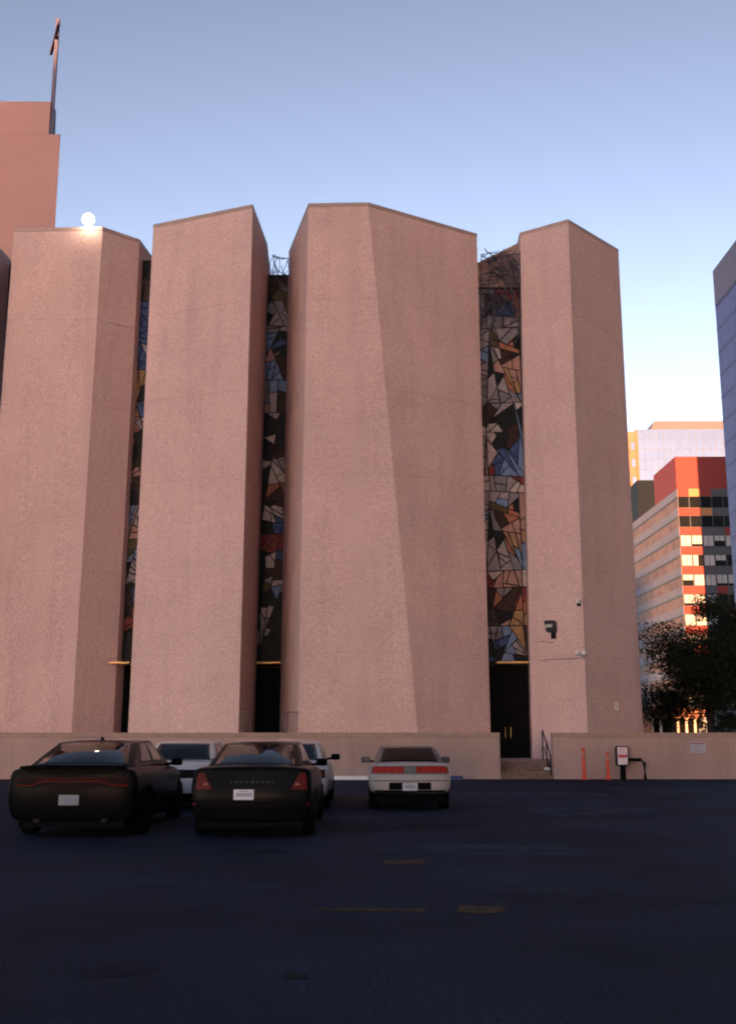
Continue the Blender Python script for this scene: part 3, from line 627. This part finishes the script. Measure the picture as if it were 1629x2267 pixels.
    def patch(c00, c10, c11, c01, bul, u0=0, u1=1, v0=0, v1=1, n_=10, off=0.0):
        nrm = (c10 - c00).cross(c01 - c00).normalized(); out = []
        for j in range(n_ + 1):
            for i in range(n_ + 1):
                u, v = u0 + (u1 - u0) * i / n_, v0 + (v1 - v0) * j / n_
                p_ = (c00 * (1 - u) + c10 * u) * (1 - v) + (c01 * (1 - u) + c11 * u) * v
                out.append(p_ + nrm * (bul * (1 - (2 * u - 1) ** 2) * (1 - (2 * v - 1) ** 2) + off))
        return out, [(j * (n_ + 1) + i, j * (n_ + 1) + i + 1, (j + 1) * (n_ + 1) + i + 1, (j + 1) * (n_ + 1) + i) for j in range(n_) for i in range(n_)]
    lo = deck - .22
    def Dn(c, s): return Vector((s * c[1], c[0], lo))
    faces = {'rear': (P(RB, -1), P(RB, 1), P(RT, 1), P(RT, -1), bul), 'roof': (P(RT, -1), P(RT, 1), P(FT, 1), P(FT, -1), .02), 'front': (P(FT, -1), P(FT, 1), P(FB, 1), P(FB, -1), .03),
             'right': (P(RB, 1), P(FB, 1), P(FT, 1), P(RT, 1), .03), 'left': (P(FB, -1), P(RB, -1), P(RT, -1), P(FT, -1), .03),
             'skr': (Dn(RB, 1), Dn(FB, 1), P(FB, 1), P(RB, 1), 0), 'skl': (Dn(FB, -1), Dn(RB, -1), P(RB, -1), P(FB, -1), 0), 'skb': (Dn(RB, -1), Dn(RB, 1), P(RB, 1), P(RB, -1), 0), 'skf': (Dn(FB, 1), Dn(FB, -1), P(FB, -1), P(FB, 1), 0)}
    cab = MB()
    for c in faces.values(): cab.add(*patch(*c))
    me3 = bpy.data.meshes.new('cabin'); me3.from_pydata(cab.v, [], cab.f); bb = bmesh.new(); bb.from_mesh(me3)
    bmesh.ops.remove_doubles(bb, verts=bb.verts, dist=.002); bmesh.ops.recalc_face_normals(bb, faces=bb.faces)
    for f in bb.faces: f.smooth = True
    bb.to_mesh(me3); bb.free(); me3.materials.append(roofmat or paint); co_ = link(bpy.data.objects.new('cabin', me3)); co_.parent = root
    bv = co_.modifiers.new('bevel', 'BEVEL'); bv.width = .035; bv.segments = 3; bv.limit_method = 'ANGLE'; bv.angle_limit = R(24)
    def glass(nm, key, u0, u1, v0, v1, gm=None):
        vs_, fs = patch(*faces[key], u0, u1, v0, v1, 12, .007); o = MB().add(vs_, fs).build(nm, gm or M_glass, root, smooth=True, fix=False)
        so = o.modifiers.new('t', 'SOLIDIFY'); so.thickness = .01; so.offset = -1; return o
    glass('rear_window', 'rear', .065, .935, .05, .93, rglass); glass('windscreen', 'front', .06, .94, .06, .94)
    glass('side_window', 'right', .14, .46, .16, .9); glass('side_window', 'right', .49, .82, .16, .9)
    glass('side_window', 'left', .18, .51, .16, .9); glass('side_window', 'left', .54, .86, .16, .9)
    for s in (-1, 1):
        mr = MB().box((-.10, -.05, -.065), (.10, .06, .065)).build('mirror', M_trim if paint.name != 'silver paint' else mat('dark mirror', (.03, .03, .04), .4), root, bevel=.03)
        mr.location = (s * (FB[1] + .19), FB[0] - .35, FB[2] + .06)
        MB().tube([(-s * .06, 0, -.03), (-s * .24, .05, -.05)], .025).build('mirror_arm', M_trim, mr)
        for ya in axles:
            r_ = wheel_r; wd = .11
            w_ = MB().lathe([(r_ * .66, -wd), (r_ * .95, -wd), (r_, -wd * .7), (r_, wd * .7), (r_ * .95, wd), (r_ * .66, wd)], 28, 'x').build('wheel', M_tyre, root, smooth=False)
            w_.location = (s * (hw - .13), ya, r_)
            MB().lathe([(r_ * .67, s * wd * .3), (r_ * .67, s * wd * .85), (r_ * .6, s * wd * .9), (r_ * .55, s * wd * .55), (r_ * .15, s * wd * .7), (.02, s * wd * .75)], 24, 'x').build('rim', M_rim, w_)
    bpt = MB().box((-hw * .80, .16, .17), (hw * .80, L - .4, zb + .14)).build('underbody', M_trim, root)
    return root, body, rear_patch, ry
def plate(root, rp, ry, x, z, m, w=.305, h=.152):
    y = min(ry(x - w / 2, z), ry(x + w / 2, z), ry(x, z + h / 2), ry(x, z - h / 2)) - .012
    pl_ = MB().box((x - w / 2, y - .004, z - h / 2), (x + w / 2, y + .03, z + h / 2)).build('licence_plate', m, root)
    k = x - w * .36
    for i in range(7):
        MB().box((k, y - .007, z - .028), (k + .022, y - .0045, z + .028)).build('plate_character', M_ink, pl_); k += w * .72 / 6.4
    MB().box((x - w * .22, y - .007, z + h * .30), (x + w * .22, y - .0045, z + h * .38)).build('plate_line', M_ink, pl_)
def stations(L, deck, hood, zb, wr=.9, wf=.8):
    return [(0, wr, deck - .015, zb + .06), (.07, wr + .045, deck, zb + .01), (.32, .985, deck + .005, zb), (.9, 1, deck + .01, zb - .02), (1.9, 1, deck - .02, zb - .04), (3.0, .99, deck - .05, zb - .04),
            (L - 1.35, .985, hood + .02, zb - .03), (L - .7, .965, hood - .04, zb - .02), (L - .16, .90, hood - .15, zb), (L, wf, hood - .25, zb + .06)]
def spot(px, py): p = atz(px, py, 0); return p
dark = mat('black paint', (.0035, .0035, .0045), .28, var=.1, spec=.05); dark2 = mat('charcoal paint', (.004, .004, .005), .28, spec=.05)
whitep = mat('white paint car', (.48, .45, .46), .35, coat=.2); silver = mat('silver paint', (.33, .29, .285), .4, coat=.1)

# black fastback sedan with spoiler and thin red light loop
q = spot(150, 1860); X0 = q.x; Y0 = q.y
root, body, rp, ry = car('black_sedan', 'black fastback sedan with boot spoiler and thin red tail-light line, far left', (X0, Y0, 0), dark, 5.04, 2.02, 1.48, 1.06, .98, stations(5.04, 1.06, .98, .24, .955),
                         ((.60, .84, 1.06), (1.62, .64, 1.43), (2.75, .65, 1.45), (3.75, .84, 1.0)), bul=.055, rear=((.25, .10), (.42, .02), (.55, 0), (.72, .05), (.85, .04), (1.0, .03), (1.1, .02)), wheel_r=.35)
rp('light_panel', [(-.86, .76), (.86, .76), (.84, .92), (-.84, .92)], M_smoke, .006, .04, nx=20)
loop = [(-.86, .80), (-.62, .80), (-.50, .845), (-.4, .865), (.4, .865), (.50, .845), (.62, .80), (.86, .80)]
MB().tube([(x, ry(x, z) - .012, z) for x, z in loop], .0085, 6).build('tail_light', mat('thin lamp red', (.17, .012, .007), .5, spec=.1), root)
loop = [(-.84, .80), (-.85, .88), (-.3, .905), (.3, .905), (.85, .88), (.84, .80)]
MB().tube([(x, ry(x, z) - .010, z) for x, z in loop], .006, 6).build('tail_light', M_redd, root)
sp = MB()
secs = [(-.82, .10), (-.7, .03), (-.35, -.01), (0, -.02), (.35, -.01), (.7, .03), (.82, .10)]
for (xa, ya), (xb, yb) in zip(secs[:-1], secs[1:]):
    za, zb_ = 1.085 - .03 * (xa / .82) ** 4, 1.085 - .03 * (xb / .82) ** 4
    sp.prism([(xa, ya + .02, za - .05), (xa, ya + .26, za - .06), (xa, ya + .24, za - .01), (xa, ya, za + .03)], [(xb, yb + .02, zb_ - .05), (xb, yb + .26, zb_ - .06), (xb, yb + .24, zb_ - .01), (xb, yb, zb_ + .03)])
sp.build('spoiler', M_trim, root)
plate(root, rp, ry, -.02, .585, M_plated)
rp('lower_valance', [(-.75, .27), (.75, .27), (.8, .42), (-.8, .42)], M_trim, .006, .03)
for x in (-.52, .52): MB().lathe([(.055, -.02), (.06, .0), (.05, .12)], 14, 'y', (x, ry(x, .33) + .03, .30)).build('exhaust_tip', M_black, root)
fin = MB().prism([(-.025, 1.86, 1.455), (.025, 1.86, 1.455), (.012, 2.06, 1.46), (-.012, 2.06, 1.46)], [(-.008, 1.86, 1.52), (.008, 1.86, 1.52), (.006, 1.93, 1.515), (-.006, 1.93, 1.515)]).build('antenna_fin', M_trim, root)
# second dark sedan
q = spot(553, 1860); X1 = q.x; Y1 = q.y
root, body, rp, ry = car('black_sedan', 'black notchback sedan with triangular red tail lights and pale licence plate, centre left', (X1, Y1, 0), dark2, 4.85, 1.93, 1.44, 1.07, .95, stations(4.85, 1.07, .95, .23, .94),
                         ((.52, .74, 1.065), (1.45, .60, 1.405), (2.55, .60, 1.42), (3.45, .76, 1.0)), rear=((.25, .10), (.42, .02), (.6, 0), (.75, .06), (.95, .08), (1.1, .10)), wheel_r=.325)
for s in (-1, 1):
    q4 = [(s * .60, .74), (s * .86, .74), (s * .83, .98), (s * .74, .99)]
    rp('tail_light', q4 if s > 0 else [q4[1], q4[0], q4[3], q4[2]], M_redd, .014, .05)
    rp('side_reflector', [(s * .87 - .03, .5), (s * .87 + .02, .5), (s * .87 + .02, .54), (s * .87 - .03, .54)], M_redd, .006, .02)
for k in range(9):
    x = -.33 + k * .082; rp('badge_letter', [(x, .838), (x + (.03, .04, .02)[k % 3], .838), (x + (.026, .04, .02)[k % 3], .860), (x, .860)], M_badge, .006, .02, nx=2, nz=1)
plate(root, rp, ry, -.11, .665, M_plate)
rp('shut_line', [(-.60, .60), (.60, .60), (.60, .612), (-.60, .612)], M_trim, .003, .02, nx=14, nz=1)
for s in (-1, 1): rp('reflector_glint', [(s * .70 - .04, .80), (s * .70 + .04, .80), (s * .70 + .03, .84), (s * .70 - .03, .84)], mat('lamp amber', (.22, .05, .02), .4), .018, .02, nx=2, nz=1)
rp('boot_lip', [(-.62, 1.02), (.62, 1.02), (.62, 1.05), (-.62, 1.05)], M_trim, .012, .03)
rp('bumper_strip', [(-.86, .55), (.86, .55), (.86, .575), (-.86, .575)], M_trim, .008, .03, nx=18)
# two white sedans nosed to the wall
def old_sedan(px, py, label):
    q = spot(px, py); r_, bo, rp, ry = car('white_sedan', label, (q.x, max(q.y, Y0 + 5.5), 0), whitep, 4.6, 1.76, 1.38, .98, .90, stations(4.6, .98, .90, .24, .93),
        ((.62, .72, .98), (1.18, .60, 1.36), (2.35, .60, 1.375), (3.05, .74, .96)), rear=((.25, .08), (.40, 0), (.58, 0), (.62, .06), (.8, .07), (1.0, .09)), wheel_r=.30)
    rp('light_bar', [(-.80, .66), (.80, .66), (.79, .83), (-.79, .83)], M_smoke, .008, .04, nx=18)
    for s in (-1, 1):
        q4 = [(s * .48, .675), (s * .785, .675), (s * .775, .815), (s * .48, .815)]
        rp('tail_light', q4 if s > 0 else [q4[1], q4[0], q4[3], q4[2]], M_redd, .016, .04)
    rp('lower_trim', [(-.80, .26), (.80, .26), (.82, .36), (-.82, .36)], M_trim, .008, .03, nx=18)
    plate(r_, rp, ry, 0, .50, M_plate)
    return r_
old_sedan(385, 1797, 'white sedan with dark light bar seen between the two black sedans')
old_sedan(632, 1797, 'white sedan mostly hidden behind the centre left black sedan')
# silver coupe
q = spot(908, 1797)
SIL = (.31, .29, .29)
root, body, rp, ry = car('silver_coupe', 'silver hatchback coupe with full-width red tail lights, parked alone before the wall', (q.x, q.y, 0), silver, 4.5, 1.72, 1.29, .955, .84, stations(4.5, .955, .84, .33, .95),
                         ((.30, .70, .965), (1.42, .575, 1.255), (2.15, .575, 1.275), (2.95, .72, .90)), roofmat=mat('dark silver', (.10, .095, .105), .4, coat=.2), rglass=mat('black hatch glass', (.004, .004, .004), .45, spec=.08),
                         rear=((.26, .07), (.42, .0), (.60, 0), (.68, .03), (.80, .05), (.93, .06), (1.0, .09)), wheel_r=.30)
rp('light_housing', [(-.80, .755), (.80, .755), (.775, .905), (-.775, .905)], mat('dark housing', (.02, .018, .02), .4), .006, .04, nx=18)
for s in (-1, 1):
    q4 = [(s * .125, .765), (s * .785, .765), (s * .745, .892), (s * .125, .892)]
    rp('tail_light', q4 if s > 0 else [q4[1], q4[0], q4[3], q4[2]], M_red, .016, .04, nx=12)
    for k in range(4):
        x = s * (.22 + k * .14); rp('lamp_divider', [(x - .006, .765), (x + .006, .765), (x + .006, .89), (x - .006, .89)], M_redd, .021, .02, nx=1, nz=2)
rp('centre_panel', [(-.12, .765), (.12, .765), (.12, .892), (-.12, .892)], mat('grey panel', (.10, .10, .105), .5), .014, .04)
rp('hatch_line', [(-.79, .735), (.79, .735), (.79, .745), (-.79, .745)], M_trim, .003, .02, nx=18, nz=1)
rp('bumper_strip', [(-.82, .60), (.82, .60), (.82, .615), (-.82, .615)], M_trim, .006, .03, nx=18)
rp('plate_recess', [(-.43, .43), (.43, .43), (.43, .575), (-.43, .575)], M_trim, .006, .03)
rp('lower_valance', [(-.78, .37), (.78, .37), (.82, .42), (-.82, .42)], M_trim, .008, .03, nx=18)
plate(root, rp, ry, .0, .49, M_plate)

# ------------------------------------------------------------------ buildings beyond
def bld(name, label, loc): return tag(empty(name, loc), label, 'building')
def kid(mb, name, m, root, **k):
    o = mb.build(name, m, **k); o.parent = root; o.matrix_parent_inverse = Matrix.Translation(-Vector(root.location)); return o
def sub(mb, name, m, par, root, **k):
    o = mb.build(name, m, **k); o.parent = par; return o
# red office block
RY = 190.0
M_redp = mat('red cladding', (.19, .019, .016), .7, var=.06); M_tan = mat('tan panel', (.36, .17, .07), .7); M_slate = mat('slate panel', (.055, .06, .075), .6, var=.1)
M_wg = mat('window glass dark', (.006, .007, .009), .3, spec=.15); M_blind = mat('pale blind', (.36, .34, .36), .5, var=.12, scale=.3); M_lilac = mat('lilac spandrel', (.17, .175, .25), .8, var=.08, scale=.2)
M_pinkw = mat('pink reflection glass', (.20, .14, .14), .65, var=.25, scale=.35, spec=.12)  # pinkish reflection painted into the window band colour
cx = aty(1498, 1085, RY).x; zt = aty(1500, 1082, RY).z; pz = aty(1500, 1011, RY).z
red = bld('office_block', 'red and grey office block with bands of windows beyond the tree', (cx, RY, 0))
kid(MB().box((cx + .02, RY + .02, 0), (cx + 26, RY + 42, zt)), 'wall', M_slate, red)
kid(MB().box((cx - .06, RY - .06, zt), (cx + 26, RY + 15, pz)), 'penthouse', M_redp, red)
fh = (zt - aty(1500, 1124.5, RY).z)
for k in range(13):
    z = zt - k * fh
    if z < 3: break
    spz = z - fh * .40
    # left face bands
    kid(MB().box((cx - .05, RY + .01, spz), (cx + .02, RY + 42, z - .004)), 'spandrel', M_lilac, red)
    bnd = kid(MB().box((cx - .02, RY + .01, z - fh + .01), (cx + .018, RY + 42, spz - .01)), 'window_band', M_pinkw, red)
    sub(MB().box((cx - .09, RY + .01, spz - .34), (cx - .021, RY + 42, spz - .012)), 'sun_shade', M_slate, bnd, red)
    # front face: coloured spandrel panels and windows
    x = cx + .03; i = 0; rr = random.Random(40 + k)
    while x < cx + 24:
        w = 2.0
        pm = M_redp if (i < 2 and k > 0) or rr.random() < .12 or (i == 0) else (M_tan if i in (1, 2) and k < 2 else M_slate)
        kid(MB().box((x + .02, RY - .06, spz), (x + w - .02, RY + .015, z - .006)), 'spandrel_panel', pm, red)
        bl = k >= 2 and (i < 3 or rr.random() < .55) 
        wnd = kid(MB().box((x + .08, RY - .02, z - fh + .08), (x + w - .08, RY + .012, spz - .06)), 'window', M_wg, red)
        if bl:
            hh = rr.choice((1, 1, .8, .5)); zt2 = spz - .1; zb2 = zt2 - (fh * .6 - .25) * hh
            sub(MB().box((x + .14, RY - .05, zb2), (x + w / 2 - .04, RY - .022, zt2)), 'blind', M_blind, wnd, red)
            if rr.random() < .8: sub(MB().box((x + w / 2 + .04, RY - .05, zb2), (x + w - .14, RY - .022, zt2)), 'blind', M_blind, wnd, red)
        x += w; i += 1
# blue glass tower at the right edge
BY = 149.0; bx0 = aty(1577, 600, BY); M_bg = mat('blue curtain glass', (.040, .066, .22), .5, metal=0, var=.12, scale=.12, spec=.12); M_bm = mat('blue mullion', (.040, .064, .20), .6, spec=.2)
blue = bld('glass_tower', 'blue glass office tower cut off by the right edge of the picture', (bx0.x, BY, 0))
kid(MB().box((bx0.x + .1, BY - 34, 0), (bx0.x + 30, BY - .1, bx0.z)), 'wall', M_bm, blue)
kid(MB().box((bx0.x - .02, BY - 34.2, bx0.z - 5.5), (bx0.x + 30.2, BY + .02, bx0.z + .02)), 'parapet', mat('blue grey parapet', (.036, .046, .12), .6, var=.08, scale=.2), blue)
z = bx0.z - 5.6; 
while z > 4:
    y = BY - 34
    band = kid(MB().box((bx0.x + .01, BY - 34.1, z - 3.4), (bx0.x + .12, BY, z - .42)), 'glass_band', M_bg, blue)
    sub(MB().box((bx0.x - .01, BY - 34.1, z - .40), (bx0.x + .12, BY + .01, z - .02)), 'spandrel', mat('blue spandrel', (.032, .052, .17), .6, spec=.2), band, blue)
    for j in range(9):
        yy = BY - 1.8 - j * 3.6; sub(MB().box((bx0.x - .005, yy - .03, z - 3.4), (bx0.x + .009, yy + .03, z - .42)), 'mullion', M_bm, band, blue)
    z -= 3.4
# pale mirror-glass block
GY = 285.0; ga = aty(1408, 950, GY); M_mir = mat('mirror glass', (.42, .38, .39), .10, metal=.92, var=.05, scale=.1)
gls = bld('mirror_glass_block', 'pale mirror-glass office block with a fine grid and brown rooftop plant', (ga.x, GY, 0))
gz = aty(1500, 950, GY).z; gw = aty(1625, 950, GY).x - ga.x
kid(MB().box((ga.x, GY + .06, 0), (ga.x + gw + 8, GY + 30, gz - .05)), 'wall', mat('grey mullion', (.10, .09, .10), .6), gls)
nc = 15; cw = gw / nc; rh = (gz - aty(1500, 972.5, GY).z)
for r_ in range(9):
    for c in range(nc):
        t = random.uniform(-.012, .012)
        x0_, x1_, za, zc2 = ga.x + c * cw + .05, ga.x + (c + 1) * cw - .05, gz - (r_ + 1) * rh + .045, gz - r_ * rh - .045
        kid(MB().prism([(x0_, GY - .0 + t, za), (x1_, GY - t, za), (x1_, GY + .055, za), (x0_, GY + .055, za)], [(x0_, GY + t, zc2), (x1_, GY - t, zc2), (x1_, GY + .055, zc2), (x0_, GY + .055, zc2)]), 'glass_pane', M_mir, gls)
ph0, ph1 = aty(1436, 950, GY + 3).x, aty(1640, 950, GY + 3).x; phz = aty(1500, 932, GY + 3).z; pht = aty(1448, 932, GY + 3).x
kid(MB().prism([(ph0, GY + 3, gz - .05), (ph1, GY + 3, gz - .05), (ph1, GY + 22, gz - .05), (ph0, GY + 22, gz - .05)], [(pht, GY + 3, phz), (ph1, GY + 3, phz), (ph1, GY + 22, phz), (pht, GY + 22, phz)]), 'rooftop_plant', mat('brown plant', (.085, .072, .085), .7), gls)
# dark glass block in front of it
DY = 250.0; d0, d1 = aty(1412, 1100, DY).x, aty(1475, 1100, DY).x; dz = aty(1440, 1063, DY).z
dgl = bld('dark_glass_block', 'low black glass block squeezed between the red office block and the orange-tan slab', (d0, DY, 0))
kid(MB().box((d0, DY, 0), (d1, DY + 20, dz)), 'wall', M_black, dgl)
cw = (d1 - d0) / 5
for r_ in range(8):
    for c in range(5): kid(MB().box((d0 + c * cw + .06, DY - .04, dz - (r_ + 1) * 2.3 + .07), (d0 + (c + 1) * cw - .06, DY - .002, dz - r_ * 2.3 - .05)), 'glass_pane', M_wg, dgl)
# sunlit slab beside the church
SY = 262.0; s1 = aty(1410, 952, SY); s0 = aty(1372, 952, SY).x
slab = bld('slab_tower', 'narrow sunlit orange-tan tower slab just right of the church', (s1.x, SY, 0)); M_slab = mat('tan stone', (.24, .105, .065), .8, var=.08)
kid(MB().box((s0, SY, 0), (s1.x - .62, SY + 20, s1.z - .4)), 'wall', M_slab, slab)
kid(MB().box((s1.x - .6, SY - .3, 0), (s1.x, SY + 20, s1.z)), 'corner_pier', M_slab, slab)
hgt = (aty(1400, 977, SY).z - aty(1400, 1015, SY).z)
for k in range(16):
    zt_ = aty(1400, 979, SY).z - k * hgt
    if zt_ < 5: break
    a = s1.x - 1.0
    wnd = kid(MB().box((a - .75, SY - .02, zt_ - hgt * .45), (a + .1, SY + .05, zt_)), 'window', M_mir if k < 3 else M_wg, slab)
    sub(MB().box((a - .8, SY - .14, zt_ - hgt * .45 - .2), (a + .2, SY - .022, zt_ - hgt * .45)), 'sill', M_slab, wnd, slab)
# low arcade glimpsed under the tree
AY = 150.0; a0, a1 = aty(1424, 1600, AY).x, aty(1560, 1600, AY).x; az = aty(1460, 1568, AY).z
arc = bld('low_arcade', 'low sunlit brown arcade with pale columns glimpsed under the tree', (a0, AY, 0))
M_brown = mat('brown stone', (.30, .12, .07), .8, var=.2, scale=.5)
kid(MB().box((a0, AY + 3, 0), (a1, AY + 9, az - .4)), 'back_wall', M_dark, arc)
kid(MB().box((a0, AY - .2, az - 1.3), (a1, AY + 9, az)), 'roof', M_brown, arc)
kid(MB().box((a0, AY - .1, 0), (aty(1441, 1600, AY).x, AY + 3, az - 1.3)), 'end_wall', M_brown, arc)
for px in (1444, 1463, 1482, 1501, 1520, 1539):
    x = aty(px, 1600, AY).x; kid(MB().lathe([(.24, 0), (.24, .2), (.17, .3), (.16, az - 1.6), (.24, az - 1.45), (.24, az - 1.3)], 10, 'z', (x, AY + .3, 0)), 'column', mat('pale column', (.60, .48, .38), .7), arc)
    kid(MB().box((x + .45, AY + 2.7, 1.2), (x + .85, AY + 2.99, az - 1.4)), 'door_frame', M_brown, arc)
# office block behind the viewpoint that keeps the lot and church out of the low sun
OX, OY, OH = -27.0, -150.0, 60.0
off = bld('unseen_shade_block', 'tall grey office block across the street whose shadow covers the lot', (OX - 24, OY, 0)); M_off = mat('office stone', (.30, .25, .22), .8, var=.1, scale=.2)
kid(MB().box((OX - 48, OY - 24, 0), (OX, OY, OH)), 'wall', M_off, off)
kid(MB().box((OX - 40, OY - 18, OH), (OX - 15, OY - 6, OH + 4)), 'penthouse', M_off, off)
for k in range(15): kid(MB().box((OX - 46, OY + .001, 3 + k * 3.8), (OX - 2, OY + .05, 5 + k * 3.8)), 'window_band', M_wg, off)

off3 = bld('unseen_shade_block', 'unseen broad grey office block, added to hold back sky glow from the right', (12, OY, 0))  # unseen block added to cut the glow on right-turned church faces
kid(MB().box((-9, OY - 24, 0), (40, OY, 52)), 'wall', M_off, off3)
for k in range(12): kid(MB().box((-7, OY + .001, 3 + k * 3.8), (38, OY + .05, 5 + k * 3.8)), 'window_band', M_wg, off3)
TX = 27.0  # unseen tower added as an occluder, darkens the right-facing tower faces
off2 = bld('unseen_shade_tower', 'unseen tall grey office tower, added right of the lot to darken right-facing walls', (TX + 20, -20, 0))
kid(MB().box((TX, -70, 0), (TX + 40, 26, 75)), 'wall', M_off, off2)
for k in range(18): kid(MB().box((TX - .05, -68, 3 + k * 3.9), (TX - .001, 24, 5 + k * 3.9)), 'window_band', M_wg, off2)

# ------------------------------------------------------------------ tree
def tree(base, crown_c, rx, rz, nleaf, label, rn):
    t = tag(empty('tree', base), label, 'tree'); Bv = Vector(base); Mb = mat('bark', (.03, .022, .018), .95, var=.2)
    tk = MB(); c = Vector(crown_c) - Bv
    tk.tube([(0, 0, -.2), (.05, 0, 1.2), (-.05, .05, 2.4), (c.x * .3, 0, c.z * .8), (c.x * .5, 0, c.z * 1.2)], .17, 8, .05)
    tips = []
    for k in range(16):
        a = rn.uniform(0, 6.28); z0 = rn.uniform(1.6, c.z); e = Vector((math.cos(a) * rx * rn.uniform(.5, .9), math.sin(a) * rx * rn.uniform(.5, .9), 0)) + Vector((c.x, 0, c.z + rn.uniform(-.7, .8) * rz))
        m_ = Vector((e.x * .4, e.y * .4, z0 + (e.z - z0) * .4 + .3)); tk.tube([(c.x * .2, 0, z0), m_, e], .06, 6, .012); tips += [e, m_.lerp(e, .6)]
    tk.build('trunk', Mb, t)
    cl = [p for p in tips]
    for _ in range(60):
        while True:
            d = Vector((rn.uniform(-1, 1), rn.uniform(-1, 1), rn.uniform(-1, 1)))
            if d.length < 1: break
        cl.append(Vector((c.x + d.x * rx, d.y * rx, c.z + d.z * rz)))
    vs_, fs = [], []
    per = nleaf // len(cl)
    for p in cl:
        s_ = rn.uniform(.35, .75)
        for _ in range(per):
            q = p + Vector([max(-1.5, min(1.5, rn.gauss(0, 1))) * s_ * k_ for k_ in (1, 1, .6)])
            u = Vector((rn.gauss(0, 1), rn.gauss(0, 1), rn.gauss(0, .5))).normalized(); v = u.orthogonal().normalized(); L_ = rn.uniform(.05, .10)
            k = len(vs_); vs_ += [q - u * L_, q + v * L_ * .45, q + u * L_, q - v * L_ * .45]; fs.append((k, k + 1, k + 2, k + 3))
    MB().add(vs_, fs).build('crown', mat('leaf', (.016, .021, .010), .8, var=.35, scale=1.2, spec=.08), t, fix=False)
TY = 50.0
b0 = aty(1570, 1620, TY); cc = aty(1600, 1462, TY)
tree((b0.x, TY, PLZ), (cc.x, TY, cc.z), 3.0, 2.9, 60000, 'dark leafy tree behind the parapet at the right edge', random.Random(21))
cc2 = aty(1452, 1590, TY + 3); 
tree((cc2.x + .6, TY + 3, PLZ), (cc2.x + .5, TY + 3, cc2.z + .6), 1.25, .8, 5000, 'small low tree in front of the arcade, right of the church', random.Random(22))
